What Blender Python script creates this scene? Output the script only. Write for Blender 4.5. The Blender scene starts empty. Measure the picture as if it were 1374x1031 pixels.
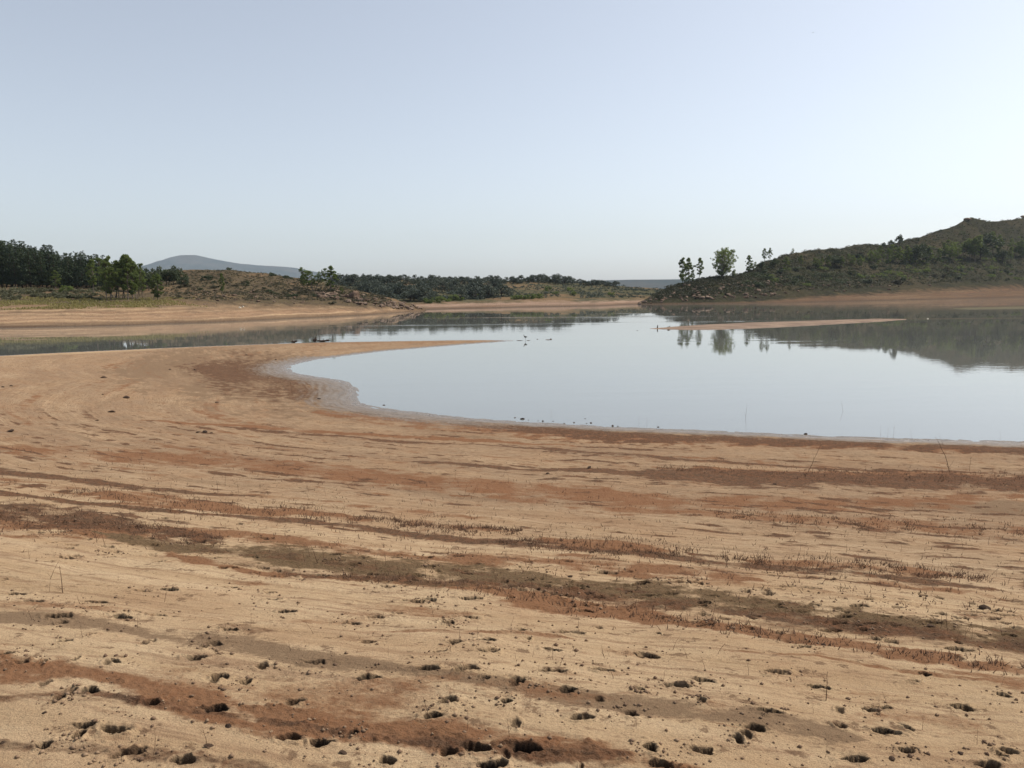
import bpy, math, random
import numpy as np
from mathutils import Vector, Matrix
rng = np.random.default_rng(7); random.seed(7)
scene = bpy.context.scene; col = scene.collection
D2R = math.radians
# ------------------------------------------------------------------ camera model (used to measure places from the photograph)
H = 4.5; F = 1000.0; CXp, CYp = 687.0, 515.5
PIT = math.atan((CYp-393.0)/F); ROLL = 0.0086
fw = np.array([0, math.cos(PIT), -math.sin(PIT)]); u0 = np.array([0, math.sin(PIT), math.cos(PIT)]); x0 = np.array([1.0, 0, 0])
Rv = x0*math.cos(ROLL) - u0*math.sin(ROLL); Uv = u0*math.cos(ROLL) + x0*math.sin(ROLL)
def ray(px, py):
    px = np.asarray(px, float); py = np.asarray(py, float)
    a = (px-CXp)/F; b = (CYp-py)/F
    d = fw + a[..., None]*Rv + b[..., None]*Uv
    return d[..., 0]/d[..., 1], d[..., 2]/d[..., 1]
def P(px, py, Y):
    tx, tz = ray(px, py); Y = np.asarray(Y, float)
    return np.stack([Y*tx, Y+0*tx, H+Y*tz], -1)
def W(px, py):                       # where a pixel meets the water level
    tx, tz = ray(px, py); Y = -H/tz
    return np.stack([Y*tx, Y], -1)
def proj(x, y, z):
    dx, dy, dz = x, y, z-H
    c = dy*fw[1]+dz*fw[2]; c = np.where(c < .05, .05, c)
    a = (dx*Rv[0]+dy*Rv[1]+dz*Rv[2])/c; b = (dx*Uv[0]+dy*Uv[1]+dz*Uv[2])/c
    return CXp+a*F, CYp-b*F
cam = bpy.data.cameras.new('camera'); co = bpy.data.objects.new('camera', cam); col.objects.link(co)
co.matrix_world = Matrix(((Rv[0], Uv[0], -fw[0], 0), (Rv[1], Uv[1], -fw[1], 0), (Rv[2], Uv[2], -fw[2], H), (0, 0, 0, 1)))
cam.sensor_width = 36; cam.lens = 36*F/1374; cam.clip_end = 20000; cam.clip_start = .05
scene.camera = co
# ------------------------------------------------------------------ noise
def _h(ix, iy, s):
    n = (ix.astype(np.int64)*374761393 + iy.astype(np.int64)*668265263 + s*1442695041) & 0xffffffff
    n = ((n ^ (n >> 13))*1274126177) & 0xffffffff; n = ((n ^ (n >> 16))*2246822519) & 0xffffffff
    return (n ^ (n >> 15))/4294967295.0
def vn(x, y, s=0):                    # gradient noise, about -1..1
    x = np.asarray(x, float); y = np.asarray(y, float)
    ix = np.floor(x); iy = np.floor(y); fx = x-ix; fy = y-iy
    ux = fx*fx*fx*(fx*(fx*6-15)+10); uy = fy*fy*fy*(fy*(fy*6-15)+10)
    def g(ox, oy):
        a = _h(ix+ox, iy+oy, s)*6.2831853
        return np.cos(a)*(fx-ox)+np.sin(a)*(fy-oy)
    return ((g(0,0)*(1-ux)+g(1,0)*ux)*(1-uy)+(g(0,1)*(1-ux)+g(1,1)*ux)*uy)*1.45
def fbm(x, y, o=3, s=0, k=.5):
    r = 0; a = 1; t = 0
    for i in range(o):
        r = r+a*vn(x, y, s+i*17); t += a; a *= k; x = x*2.03+3.7; y = y*2.03+1.3
    return r/t
def sm(a, b, x):
    t = np.clip((x-a)/(b-a), 0, 1); return t*t*(3-2*t)
# ------------------------------------------------------------------ mesh / object helpers
def mk(name, v, f, mat=None, smooth=True):
    v = np.ascontiguousarray(v, np.float32); f = np.asarray(f, np.int32); k = f.shape[1]
    me = bpy.data.meshes.new(name)
    me.vertices.add(len(v)); me.vertices.foreach_set('co', v.ravel())
    me.loops.add(f.size); me.loops.foreach_set('vertex_index', f.ravel())
    me.polygons.add(len(f)); me.polygons.foreach_set('loop_start', np.arange(len(f), dtype=np.int32)*k)
    if smooth: me.polygons.foreach_set('use_smooth', np.ones(len(f), bool))
    me.update(calc_edges=True); me.validate()
    if mat: me.materials.append(mat)
    return me
def ob(name, me, parent=None, loc=None, rot=None, sc=None):
    o = bpy.data.objects.new(name, me); col.objects.link(o)
    if parent: o.parent = parent
    if loc is not None: o.location = [float(a) for a in loc]
    if rot is not None: o.rotation_euler = rot
    if sc is not None: o.scale = sc if hasattr(sc, '__len__') else (sc, sc, sc)
    return o
def tag(o, label, cat, group=None, kind=None):
    if label: o['label'] = label
    if cat: o['category'] = cat
    if group: o['group'] = group
    if kind: o['kind'] = kind
    return o
def gridf(nr, nc):
    i = np.arange(nr-1)[:, None]*nc+np.arange(nc-1)[None]
    return np.stack([i, i+1, i+nc+1, i+nc], -1).reshape(-1, 4)
def attr(me, name, a, typ='FLOAT_COLOR'):
    at = me.attributes.new(name, typ, 'POINT')
    if typ == 'FLOAT_COLOR':
        c = np.ones((len(a), 4), np.float32); c[:, :a.shape[1]] = a; at.data.foreach_set('color', c.ravel())
    elif typ == 'FLOAT_VECTOR': at.data.foreach_set('vector', np.ascontiguousarray(a, np.float32).ravel())
    else: at.data.foreach_set('value', np.ascontiguousarray(a, np.float32))
# ------------------------------------------------------------------ node helper
class N:
    def __init__(s, name):
        s.m = bpy.data.materials.new(name); s.m.use_nodes = True; s.t = s.m.node_tree; s.t.nodes.clear()
        s.out = s.n('ShaderNodeOutputMaterial')
    def n(s, typ, **kw):
        x = s.t.nodes.new(typ)
        for k, v in kw.items():
            if k[0] == '_': x.inputs[k[1:]].default_value = v
            else: setattr(x, k, v)
        return x
    def l(s, a, b): s.t.links.new(a, b)
    def set(s, inp, v):
        if isinstance(v, (int, float, tuple, list)): inp.default_value = v
        else: s.l(v, inp)
    def noise(s, vec, scale, detail=4, rough=.55, dist=0):
        x = s.n('ShaderNodeTexNoise'); x.inputs['Scale'].default_value = scale; x.inputs['Detail'].default_value = detail
        x.inputs['Roughness'].default_value = rough; x.inputs['Distortion'].default_value = dist
        if vec is not None: s.l(vec, x.inputs['Vector'])
        return x.outputs['Fac']
    def mapv(s, vec, scale):
        x = s.n('ShaderNodeMapping'); x.inputs['Scale'].default_value = scale; s.l(vec, x.inputs['Vector']); return x.outputs['Vector']
    def rng(s, v, a, b, c=0., d=1.):
        x = s.n('ShaderNodeMapRange'); s.l(v, x.inputs['Value'])
        for k, q in zip(('From Min', 'From Max', 'To Min', 'To Max'), (a, b, c, d)): x.inputs[k].default_value = q
        return x.outputs['Result']
    def math(s, op, a, b=0.):
        x = s.n('ShaderNodeMath', operation=op); s.set(x.inputs[0], a); s.set(x.inputs[1], b); return x.outputs[0]
    def mix(s, fac, a, b, typ='MIX'):
        x = s.n('ShaderNodeMix', data_type='RGBA', blend_type=typ); s.set(x.inputs[0], fac)
        for i, q in ((6, a), (7, b)):
            if isinstance(q, (tuple, list)): q = tuple(q)+((1.,) if len(q) == 3 else ())
            s.set(x.inputs[i], q)
        return x.outputs[2]
    def bsdf(s, c, rough=.9, spec=.2, bump=None, bstr=.5, bdist=.01):
        b = s.n('ShaderNodeBsdfPrincipled')
        if isinstance(c, (tuple, list)): c = tuple(c)+(1.,)
        s.set(b.inputs['Base Color'], c); s.set(b.inputs['Roughness'], rough); s.set(b.inputs['Specular IOR Level'], spec)
        if bump is not None:
            u = s.n('ShaderNodeBump'); u.inputs['Strength'].default_value = bstr; u.inputs['Distance'].default_value = bdist
            s.l(bump, u.inputs['Height']); s.l(u.outputs[0], b.inputs['Normal'])
        s.b = b; return b.outputs[0]
    def done(s, sh): s.l(sh, s.out.inputs[0]); return s.m
SAND1, SAND2 = (.55, .41, .255), (.40, .28, .16)
RED, DARK, GREEN, GREY = (.175, .078, .036), (.04, .023, .015), (.078, .058, .03), (.165, .112, .068)
# ------------------------------------------------------------------ near ground
bay_px = [(1700, 597), (1500, 595), (1374, 592.5), (1280, 590), (1200, 588), (1100, 584.5), (1000, 580), (940, 577.5), (880, 575), (820, 572.5), (760, 569), (700, 566), (640, 562), (590, 557), (550, 552),
          (515, 548), (490, 543), (478, 535), (482, 525), (474, 517), (462, 511), (442, 508), (420, 505), (398, 501), (389, 496), (391, 491), (405, 487), (430, 482), (470, 477), (520, 471), (570, 467), (630, 462), (665, 459.5), (692, 457.5)]
back_px = [(692, 457.2), (660, 456.6), (620, 456.6), (560, 457.5), (500, 458.5), (440, 459.5), (400, 460.5), (330, 463), (260, 465.5), (180, 469), (90, 473), (0, 477.5), (-120, 482), (-300, 486)]
bay = np.concatenate([[(900, 160), (200, 50), (60, 27)], [W(*p) for p in bay_px]])
back = np.concatenate([[W(*p) for p in back_px], [(-140, 55), (-400, 60), (-3500, 70)]])
poly = np.concatenate([bay, back[1:], [(-3500, -3600), (3600, -3600), (3600, 160)]])
def segdist(x, y, pl):
    d = np.full(x.shape, 1e9)
    for (ax, ay), (bx, by) in zip(pl[:-1], pl[1:]):
        ex, ey = bx-ax, by-ay; t = np.clip(((x-ax)*ex+(y-ay)*ey)/(ex*ex+ey*ey+1e-9), 0, 1)
        d = np.minimum(d, (x-ax-t*ex)**2+(y-ay-t*ey)**2)
    return np.sqrt(d)
def inside(x, y, pl):
    c = np.zeros(x.shape, bool)
    for (ax, ay), (bx, by) in zip(pl, np.roll(pl, -1, 0)):
        c ^= ((ay > y) != (by > y)) & (x < (bx-ax)*(y-ay)/(by-ay+1e-12)+ax)
    return c
def base_h(x, y):
    db = segdist(x, y, bay); dk = segdist(x, y, back); ins = inside(x, y, poly)
    f = .028*db+.0046*db**2; f = np.where(db > 21.5, 2.729+(1-np.exp(-(db-21.5)*.25))*.45, f)
    g = .035*dk+.0012*dk**2
    z = np.minimum(f, g); s = .06
    z = np.minimum(z, 3.3)
    dm = np.minimum(db, dk); z = np.where(ins, z, -np.minimum(.03*dm, .08)-np.minimum(np.maximum(dm-6, 0)*.05, 2.4))
    return z, db, np.where(ins, dm, -dm)
prints = """79,831,35 88,864,16 28,898,20 151,894,18 123,932,22 97,935,12 79,945,12 286,862,20 294,910,24 264,883,25 350,891,14 423,887,26 293,953,27 394,945,22 114,980,32 154,985,40
107,991,14 393,991,45 432,998,30 186,1012,20 162,1017,24 244,1028,38 310,844,16 202,947,20 10,884,18 494,858,18 602,836,14 573,902,32 494,912,28 632,904,20 742,902,32 698,917,20 740,872,22
768,848,28 657,878,22 590,877,16 866,878,32 810,900,24 761,928,24 782,965,36 847,958,20 601,946,22 581,965,26 639,1005,46 704,1008,44 602,1010,20 873,1005,16 908,920,26 658,1028,40 885,1027,40
470,834,22 611,864,18 653,862,22 912,921,28 943,913,26 1040,901,32 1097,919,38 1114,847,30 1285,875,36 1293,945,38 1185,944,26 1164,947,14 1033,953,26 1014,976,24 1190,973,34 945,1006,26 1145,1012,34
1324,1020,30 1252,839,20 1281,835,14 947,835,12 1348,934,14 1355,855,18 555,807,28 632,806,28 505,828,22 522,789,20 786,816,22 814,767,24 700,761,18 712,781,12 601,838,14 630,829,20 866,797,16
615,746,14 573,749,14 770,790,16 580,765,8 475,761,14 910,784,14 89,750,22 191,792,20 226,791,20 37,805,34 127,806,34 82,831,26 164,828,26 209,824,24 308,843,18 363,803,24 156,741,14 154,708,22
305,764,22 393,774,18 432,771,16 273,746,16 308,787,16 23,792,34 385,820,24 90,812,16 50,717,20 1169,809,20 1153,818,20 1047,817,16 1131,830,18 1250,840,20 1238,800,10 1348,826,26 945,809,16 917,784,20
1086,793,26 1052,792,16 1310,822,20 1004,846,14 700,846,12 1352,1000,20 60,1003,18 330,915,12 475,985,14 520,1020,20 940,940,10 990,990,12 1240,905,16 1215,1000,16 1080,870,14 860,925,10 680,945,12"""
prints = [[float(a) for a in t.split(',')] for t in prints.split()]
for (xa, ya), (xb, yb), sp_, n_, w_ in (((0, 690), (1374, 850), 18, 110, 12), ((0, 720), (1374, 880), 12, 30, 14), ((0, 840), (1374, 1000), 60, 42, 10), ((400, 760), (1374, 820), 14, 50, 13)):
    for i_ in range(n_):
        q_ = random.random(); prints.append([xa+q_*(xb-xa), ya+q_*(yb-ya)+random.gauss(0, sp_), w_*random.uniform(.5, 1.4)])
prints = np.array([p_ for p_ in prints if p_[1] < 1040]); NPR = 168
def hit(px, py):                       # pixel -> point on the near ground
    px = np.asarray(px, float); py = np.asarray(py, float); tx, tz = ray(px, py)
    Ys = np.geomspace(1.2, 90, 420)[None]; X = tx[:, None]*Ys; Z = H+tz[:, None]*Ys
    z, _, _ = base_h(X, Ys+0*X); z = np.maximum(z, 0)
    i = np.argmax(Z <= z, 1); i = np.clip(i, 1, 419); r = np.arange(len(px))
    a = (Z-z)[r, i-1]; b = (Z-z)[r, i]; t = np.clip(a/(a-b+1e-9), 0, 1)
    Y = Ys[0, i-1]*(1-t)+Ys[0, i]*t
    return np.stack([tx*Y, Y], -1)
pr = hit(prints[:, 0], prints[:, 1]); pw = np.minimum(prints[:, 2], 26+.45*(prints[:, 2]-26).clip(0))*pr[:, 1]/F; pw = np.where(prints[:, 2] < 26, prints[:, 2]*pr[:, 1]/F, pw)
CB = np.array([14., 50.])
# bands: kind, amplitude, [(px, py, half thickness)]
BANDS = [
 ('dark', .95, [(440, 550, 1.5), (520, 557, 3.5), (620, 567, 6), (700, 574, 8), (800, 582, 9), (900, 588, 7), (1000, 592, 6), (1150, 597, 6), (1374, 604, 5), (1600, 608, 5)]),
 ('red', .8, [(400, 552, 2), (520, 562, 4), (640, 572, 8), (760, 583, 8), (900, 592, 5), (1374, 607, 3)]),
 ('dark', .95, [(720, 628, 1), (830, 634, 5), (950, 641, 11), (1080, 645, 13), (1220, 646, 11), (1374, 650, 13), (1600, 655, 12)]),
 ('red', .85, [(880, 628, 2), (1000, 634, 5), (1130, 638, 7), (1250, 640, 9), (1374, 646, 9), (1600, 652, 9)]),
 ('dark', .9, [(-300, 600, 4), (0, 632, 4.5), (100, 644, 5), (205, 656, 3.5), (300, 664, 2), (380, 668, .6)]),
 ('red', .7, [(160, 562, .8), (230, 568, 2), (330, 573, 2.5), (480, 583, 2), (620, 590, 2.5), (800, 600, 1.5)]),
 ('dark', .8, [(270, 571, 1), (350, 578, 2), (430, 584, 2), (520, 592, 1.2), (640, 597, 1.5), (780, 606, 2), (900, 616, 2), (1100, 628, 1.5), (1250, 634, 1.2)]),
 ('dark', .7, [(500, 616, 0.8), (600, 623, 2.5), (700, 630, 2), (800, 632, 2)]),
 ('red', .55, [(-300, 585, 8), (0, 602, 8), (150, 611, 9), (300, 620, 12), (450, 634, 11), (600, 650, 11), (760, 662, 12), (900, 675, 12), (1100, 678, 10), (1374, 668, 10)]),
 ('red', .5, [(600, 664, 3), (760, 676, 6), (900, 688, 6), (1000, 695, 5), (1100, 702, 8), (1230, 706, 9), (1374, 716, 9), (1600, 725, 9)]),
 ('grey', .7, [(1080, 668, 3), (1200, 676, 7), (1374, 684, 9), (1600, 690, 9)]),
 ('dark', .85, [(-300, 640, 2), (0, 662, 2), (150, 681, 2.5), (300, 694, 2), (400, 700, 3), (480, 706, 3.5), (560, 718, 3.5), (700, 733, 3.5), (850, 744, 4), (1000, 759, 3.5), (1150, 771, 4), (1250, 781, 4), (1374, 795, 2)]),
 ('red', .75, [(90, 664, 3), (180, 668, 9), (260, 678, 10), (330, 686, 6), (420, 690, 6), (480, 697, 4), (540, 701, 1)]),
 ('red', .6, [(520, 703, 2), (570, 706, 7), (640, 712, 4), (700, 716, 2)]),
 ('red', .75, [(670, 728, 1), (730, 731, 7), (800, 736, 9), (880, 741, 8), (930, 744, 2)]),
 ('red', .5, [(960, 750, 1), (1030, 756, 6), (1150, 762, 5), (1250, 770, 6), (1330, 776, 2)]),
 ('dark', .75, [(-300, 668, 15), (0, 690, 17), (60, 697, 17), (130, 703, 12), (200, 712, 8), (260, 722, 8), (330, 735, 5)]),
 ('red', .6, [(-300, 685, 20), (0, 703, 18), (100, 712, 14), (220, 718, 9), (320, 720, 8), (450, 735, 9), (560, 745, 9), (700, 752, 7), (860, 765, 9), (980, 775, 8), (1060, 790, 8)]),
 ('green', .72, [(110, 715, 3), (220, 732, 9), (330, 744, 14), (430, 754, 17), (560, 768, 19), (680, 777, 15), (800, 788, 14), (900, 798, 14), (1000, 812, 14), (1100, 828, 14), (1200, 842, 13), (1374, 858, 14), (1600, 880, 14)]),
 ('dark', .5, [(280, 752, 2), (400, 770, 5), (560, 780, 6), (700, 790, 8), (860, 806, 9), (1000, 826, 10), (1150, 843, 12), (1260, 856, 10), (1374, 874, 12), (1600, 900, 12)]),
 ('red', .8, [(180, 745, 4), (230, 748, 8), (330, 768, 3), (450, 775, 3), (560, 782, 6), (700, 800, 9), (830, 815, 12), (940, 838, 8), (1040, 856, 5), (1150, 868, 7), (1250, 884, 7), (1374, 900, 6), (1600, 930, 6)]),
 ('red', .5, [(960, 876, 1), (1100, 882, 2), (1200, 899, 3), (1300, 913, 3), (1374, 921, 3)]),
 ('grey', .75, [(-300, 805, 10), (0, 828, 10), (120, 838, 9), (240, 852, 11), (340, 864, 14), (450, 888, 13), (560, 910, 12), (660, 928, 14), (760, 940, 12), (880, 952, 12), (1000, 962, 14), (1100, 980, 12), (1200, 990, 5)]),
 ('red', .62, [(-300, 860, 25), (0, 893, 24), (60, 900, 24), (120, 915, 16), (260, 940, 18), (360, 962, 20), (480, 978, 22), (600, 990, 22), (700, 1000, 16), (800, 1010, 15), (900, 1030, 12), (1000, 1045, 10)]),
 ('dark', .45, [(-300, 930, 10), (0, 945, 4), (120, 938, 8), (210, 948, 5), (300, 960, 4), (380, 972, 4), (520, 990, 7), (640, 1002, 10), (760, 1012, 14), (830, 1016, 12), (900, 1030, 5)]),
 ('dark', .4, [(-300, 985, 10), (0, 1003, 8), (150, 1010, 10), (250, 1025, 12), (400, 1040, 12), (600, 1060, 12)]),
 ('red', .45, [(480, 845, 1), (620, 850, 4), (740, 853, 5), (800, 858, 1)]),
 ('red', .6, [(930, 964, 1), (975, 973, 4), (1010, 980, 1)]),
 ('grey', .95, [(130, 500, 8), (230, 500, 32), (330, 508, 42), (420, 520, 40), (480, 545, 16), (560, 560, 3)]),
 ('dark', .5, [(220, 490, 8), (320, 503, 30), (400, 515, 28), (470, 535, 14), (540, 556, 4)]),
 ('red', .35, [(300, 458, 1), (420, 461, 1.5), (560, 460, 1.5), (690, 458, 1)]),
]
def relief(x, y, masks=True):
    z, db, dm = base_h(x, y)
    land = sm(-.3, .5, dm)
    px, py = proj(x, y, z)
    th = np.arctan2(y-CB[1], x-CB[0]); s = 28*np.unwrap(np.array(th), axis=0) if False else 28*th
    s = 28*((th+np.pi*1.5) % (2*np.pi))
    r = np.hypot(x, y); near = np.exp(-r/14)
    m = {k: np.zeros(x.shape) for k in ('red', 'dark', 'green', 'grey', 'hole')}
    front = (y > .6)
    w1 = fbm(s*.35, db*1.5, 3, 5); w2 = fbm(x*1.2, y*2.4, 4, 9); w3 = fbm(x*5, y*11, 3, 21); w6 = fbm(x*2.2, y*2.2, 4, 23); w4 = fbm(s*1.2, db*7, 3, 31)
    w5 = fbm(px/90., py/25., 3, 91)
    fr = sm(22, 17, db)*sm(.8, 3, dm); fn = sm(12, 5, r)
    m['red'] = .62*sm(.05, .6, fbm(s*.13, db*1.5, 4, 111)+.6*w6)*fr+.5*sm(.0, .5, fbm(x*.7, y*1.8, 4, 112)+.2*w3)*fn
    m['dark'] = .85*sm(.12, .5, fbm(s*.3, db*3, 4, 113)+.6*fbm(x*2+9, y*2, 3, 29))*fr*(1-.75*sm(20, 27, y)*sm(2, -6, x))+.35*sm(.22, .5, fbm(x*1.7, y*5, 4, 114))*fn
    m['grey'] = .5*sm(.05, .5, fbm(s*.2, db*1.6, 4, 115))*fr+.3*sm(.1, .5, fbm(x*.6, y*2, 4, 116))*fn
    for i, (k, amp, pl) in enumerate(BANDS):
        a = np.array(pl); yc = np.interp(px, a[:, 0], a[:, 1]); t = np.interp(px, a[:, 0], a[:, 2], left=a[0, 2] if a[0, 0] < -100 else 0, right=a[-1, 2] if a[-1, 0] > 1390 else 0)
        wide = t/(8+t)
        q = np.abs(py-yc+t*(.55*w1+.8*w2*wide))/(t+.01)
        x1, x2 = a[0, 0]+25*w2*3, a[-1, 0]+25*w2*3; t = t*(1 if a[0, 0] < -100 else sm(x1, x1+70, px))*(1 if a[-1, 0] > 1390 else sm(x2, x2-70, px)); q = np.abs(py-yc+t*(.55*w1+.8*w2*wide))/(t+.01)
        b = np.clip(amp*1.3, 0, 1)*sm(1.5, .3, q+.8*w2+(.4*w4+.9*w6)*(1.1-near)+.7*w3*near)*(.35+.65*sm(-.6, .1, w5+.4*w4))*(t > .05)*front
        m[k] = np.maximum(m[k], b)
    und = .05*fbm(x*.55, y*.55, 2, 3)+.018*fbm(x*2.1, y*2.1, 3, 4)+.006*fbm(s*2, db*9, 3, 8)
    # low benches left by the falling water
    be = .02*np.abs(fbm(s*.12, db*1.1, 2, 12))+.012*np.clip(fbm(s*.3, db*3.2, 2, 15), -.2, 1)
    rough = np.clip(m['dark']*.9+m['red']*.75+m['green']*.6, 0, 1)
    cl = fbm(x*9, y*16, 3, 41, .6); cl2 = fbm(x*24, y*34, 2, 44, .6)
    und = und*sm(0, 3, dm)+.022*sm(3, .2, np.abs(dm))*fbm(s*1.1, db*5, 3, 51)+.011*sm(3, .2, np.abs(dm))*fbm(x*3, y*3, 3, 53)
    z = z+land*(und+be*sm(0, 2, dm))
    lumps = np.clip(cl+.1, 0, 1)*.028*rough+cl2*(.0012+.006*rough)+np.clip(cl-.42, 0, 1)*.03
    z = z+land*lumps*sm(.3, 1.5, dm)*sm(60, 25, r)
    # hoof prints
    for (fx, fy), w, a in zip(pr, pw, range(999)):
        L = w*1.9+.12
        I = np.where((np.abs(x-fx) < L) & (np.abs(y-fy) < L*1.6))
        if not len(I[0]): continue
        X = x[I]; Y = y[I]; ang = (_h(np.array(a), np.array(3), 5)-.5)*.5
        uu = ((X-fx)*math.cos(ang)+(Y-fy)*math.sin(ang))/(w*.54); vv = (-(X-fx)*math.sin(ang)+(Y-fy)*math.cos(ang))/(max(w*(.2 if a < NPR else .16), .022)*(1+fy*.06))
        q = np.sqrt(uu**2+vv**2)+.5*vn(X*14, Y*30, a)+.22*vn(X*45, Y*60, a+5)
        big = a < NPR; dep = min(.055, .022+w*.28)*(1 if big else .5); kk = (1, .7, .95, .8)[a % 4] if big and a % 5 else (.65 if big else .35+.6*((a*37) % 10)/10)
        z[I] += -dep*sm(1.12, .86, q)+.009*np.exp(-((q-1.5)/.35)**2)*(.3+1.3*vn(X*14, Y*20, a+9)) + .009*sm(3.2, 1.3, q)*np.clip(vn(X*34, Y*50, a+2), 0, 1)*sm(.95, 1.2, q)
        m['hole'][I] = np.maximum(m['hole'][I], sm(1.3, 1.02, q)*kk)  # wider than the hollow, so the print walls get painted shade too
    # wheel tracks on the far flat
    for tr in ([(60, 600), (120, 575), (110, 535), (40, 512), (30, 500), (90, 487), (170, 478)], [(-20, 590), (70, 560), (60, 530), (10, 512), (15, 497), (80, 483), (190, 474)], [(150, 620), (210, 590), (120, 560), (60, 525)]):
        pass
    if not masks: return z
    return z, db, dm, s, m
# grid
def make_ground():
    rr = [1.7]
    while rr[-1] < 78:
        q = rr[-1]; h = 1.65+2.8*min(1, max(0, q-2)/22)**1.1
        rr.append(q+q*q/(h*745)*.72)
    rr = np.array([.02, .6, 1.0, 1.3, 1.5, 1.6]+rr+list(np.geomspace(80, 9000, 46)))
    a = np.linspace(-38.5, 38.5, 1330); b = np.linspace(38.5, 321.5, 90)[1:]
    th = np.radians(np.concatenate([a, b]))
    R, T = np.meshgrid(rr, th, indexing='ij'); X = R*np.sin(T); Y = R*np.cos(T)
    # the column at 321.5 deg equals -38.5 deg: closes the ring
    z, db, dm, s, m = relief(X, Y)
    z[:, -1] = z[:, 0]
    me = mk('ground', np.stack([X, Y, z], -1).reshape(-1, 3), gridf(*X.shape)[:, ::-1])
    wet = sm(1.6, .15, dm+.5*fbm(s*.8, db*4, 3, 61))
    fl = sm(4, -4, X)*(Y < 54)*(Y > 20)
    wet2 = sm(3.6, .5, dm+1.2*fbm(s*.6, db*5, 3, 67))*fl
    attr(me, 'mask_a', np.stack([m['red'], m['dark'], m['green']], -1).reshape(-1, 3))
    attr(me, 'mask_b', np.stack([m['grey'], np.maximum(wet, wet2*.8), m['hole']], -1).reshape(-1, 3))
    attr(me, 'flow', np.stack([s, db, 0*s], -1).reshape(-1, 3), 'FLOAT_VECTOR')
    M = N('ground_mud'); pos = M.n('ShaderNodeTexCoord').outputs['Object']
    A = M.n('ShaderNodeAttribute', attribute_name='mask_a'); B = M.n('ShaderNodeAttribute', attribute_name='mask_b'); Fl = M.n('ShaderNodeAttribute', attribute_name='flow').outputs['Vector']
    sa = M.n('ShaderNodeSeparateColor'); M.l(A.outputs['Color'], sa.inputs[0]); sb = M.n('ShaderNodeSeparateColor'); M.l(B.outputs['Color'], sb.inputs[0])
    st = M.noise(M.mapv(Fl, (.35, 3.2, 1)), 1, 5, .6); st2 = M.noise(M.mapv(Fl, (1.6, 13, 1)), 1, 4, .6)
    blot = M.noise(pos, .9, 5, .6); iso = M.noise(pos, 3.2, 6, .7); iso2 = M.noise(pos, 8., 5, .7); fine = M.noise(M.mapv(pos, (1, 1.8, 1)), 26, 5, .7); grain = M.noise(pos, 160, 3, .7); mid = M.noise(pos, 6, 5, .65)
    c = M.mix(M.rng(st, .35, .65), SAND1, SAND2)
    sf0 = M.n('ShaderNodeSeparateXYZ'); M.l(Fl, sf0.inputs[0]); c = M.mix(M.math('MULTIPLY', M.rng(sf0.outputs[1], 19, 13, 0, .9), M.rng(M.noise(M.mapv(Fl, (.2, .8, 1)), 1, 4, .6), .3, .6, .45, 1)), c, (.235, .165, .105))
    c = M.mix(M.rng(blot, .45, .7, 0, .55), c, (.32, .195, .105))
    c = M.mix(M.math('MULTIPLY', M.rng(st2, .52, .64), .6), c, (.22, .135, .08))
    st3 = M.noise(M.mapv(Fl, (3.2, 34, 1)), 1, 4, .65); st4 = M.noise(M.mapv(pos, (3, 13, 1)), 1, 5, .7)
    sf = M.n('ShaderNodeSeparateXYZ'); M.l(Fl, sf.inputs[0]); far_ = M.rng(sf.outputs[1], 17.5, 14, 0, .8)
    c = M.mix(M.math('MULTIPLY', M.rng(st3, .565, .61), far_), c, (.11, .065, .04)); c = M.mix(M.rng(st4, .56, .66, 0, .6), c, (.2, .115, .065))
    c = M.mix(M.math('MULTIPLY', M.rng(iso, .54, .66), far_), c, (.2, .11, .06)); c = M.mix(M.math('MULTIPLY', M.rng(iso2, .585, .64), .75), c, (.10, .058, .034))
    def K(v, n, a, b): return M.rng(M.math('ADD', M.math('MULTIPLY', v, 1.75), M.rng(n, .36, .64, -.85, 0)), 0, .7)
    c = M.mix(M.rng(mid, .55, .75, 0, .45), c, (.36, .235, .14))
    c = M.mix(M.math('MULTIPLY', K(sb.outputs[0], fine, .25, .8), .85), c, GREY)
    nf = M.rng(fine, .28, .62)
    c = M.mix(M.math('MULTIPLY', K(sa.outputs[0], M.math('ADD', M.math('MULTIPLY', fine, .4), M.math('MULTIPLY', iso, .6)), .15, .75), .92), c, RED)
    c = M.mix(K(sa.outputs[2], iso2, .15, .8), c, M.mix(M.rng(fine, .4, .62), GREEN, (.13, .085, .045)))
    c = M.mix(M.math('MULTIPLY', K(sa.outputs[1], M.math('ADD', M.math('MULTIPLY', fine, .4), M.math('MULTIPLY', iso, .6)), .25, .75), .93), c, M.mix(M.rng(iso2, .42, .6), DARK, (.11, .048, .024)))
    c = M.mix(M.rng(fine, .6, .72, 0, .65), c, (.15, .085, .05))
    c = M.mix(M.rng(grain, .35, .65, .0, .5), c, (.2, .12, .075))
    c = M.mix(K(sb.outputs[1], iso2, 0, 1), c, M.mix(M.rng(iso, .4, .6), (.14, .105, .075), (.2, .155, .115)))
    c = M.mix(M.math('MULTIPLY', sb.outputs[2], .97), c, (.032, .022, .016))  # near-black in the prints: painted shade on top of dark wet mud
    bmp = M.math('ADD', M.math('MULTIPLY', fine, 1.0), M.math('MULTIPLY', grain, .35))
    ro = M.rng(sb.outputs[1], .3, 1, .93, .22)
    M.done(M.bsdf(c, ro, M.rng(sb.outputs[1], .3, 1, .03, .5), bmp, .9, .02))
    me.materials.append(M.m)
    o = ob('ground', me); tag(o, 'drying lake bed of pale sand and rust red mud bands full of hoof prints', 'ground', None, 'structure')
make_ground()
def gz(x, y):
    x = np.atleast_1d(np.asarray(x, float)).copy(); y = np.atleast_1d(np.asarray(y, float)).copy()
    return relief(x, y, False)
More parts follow.
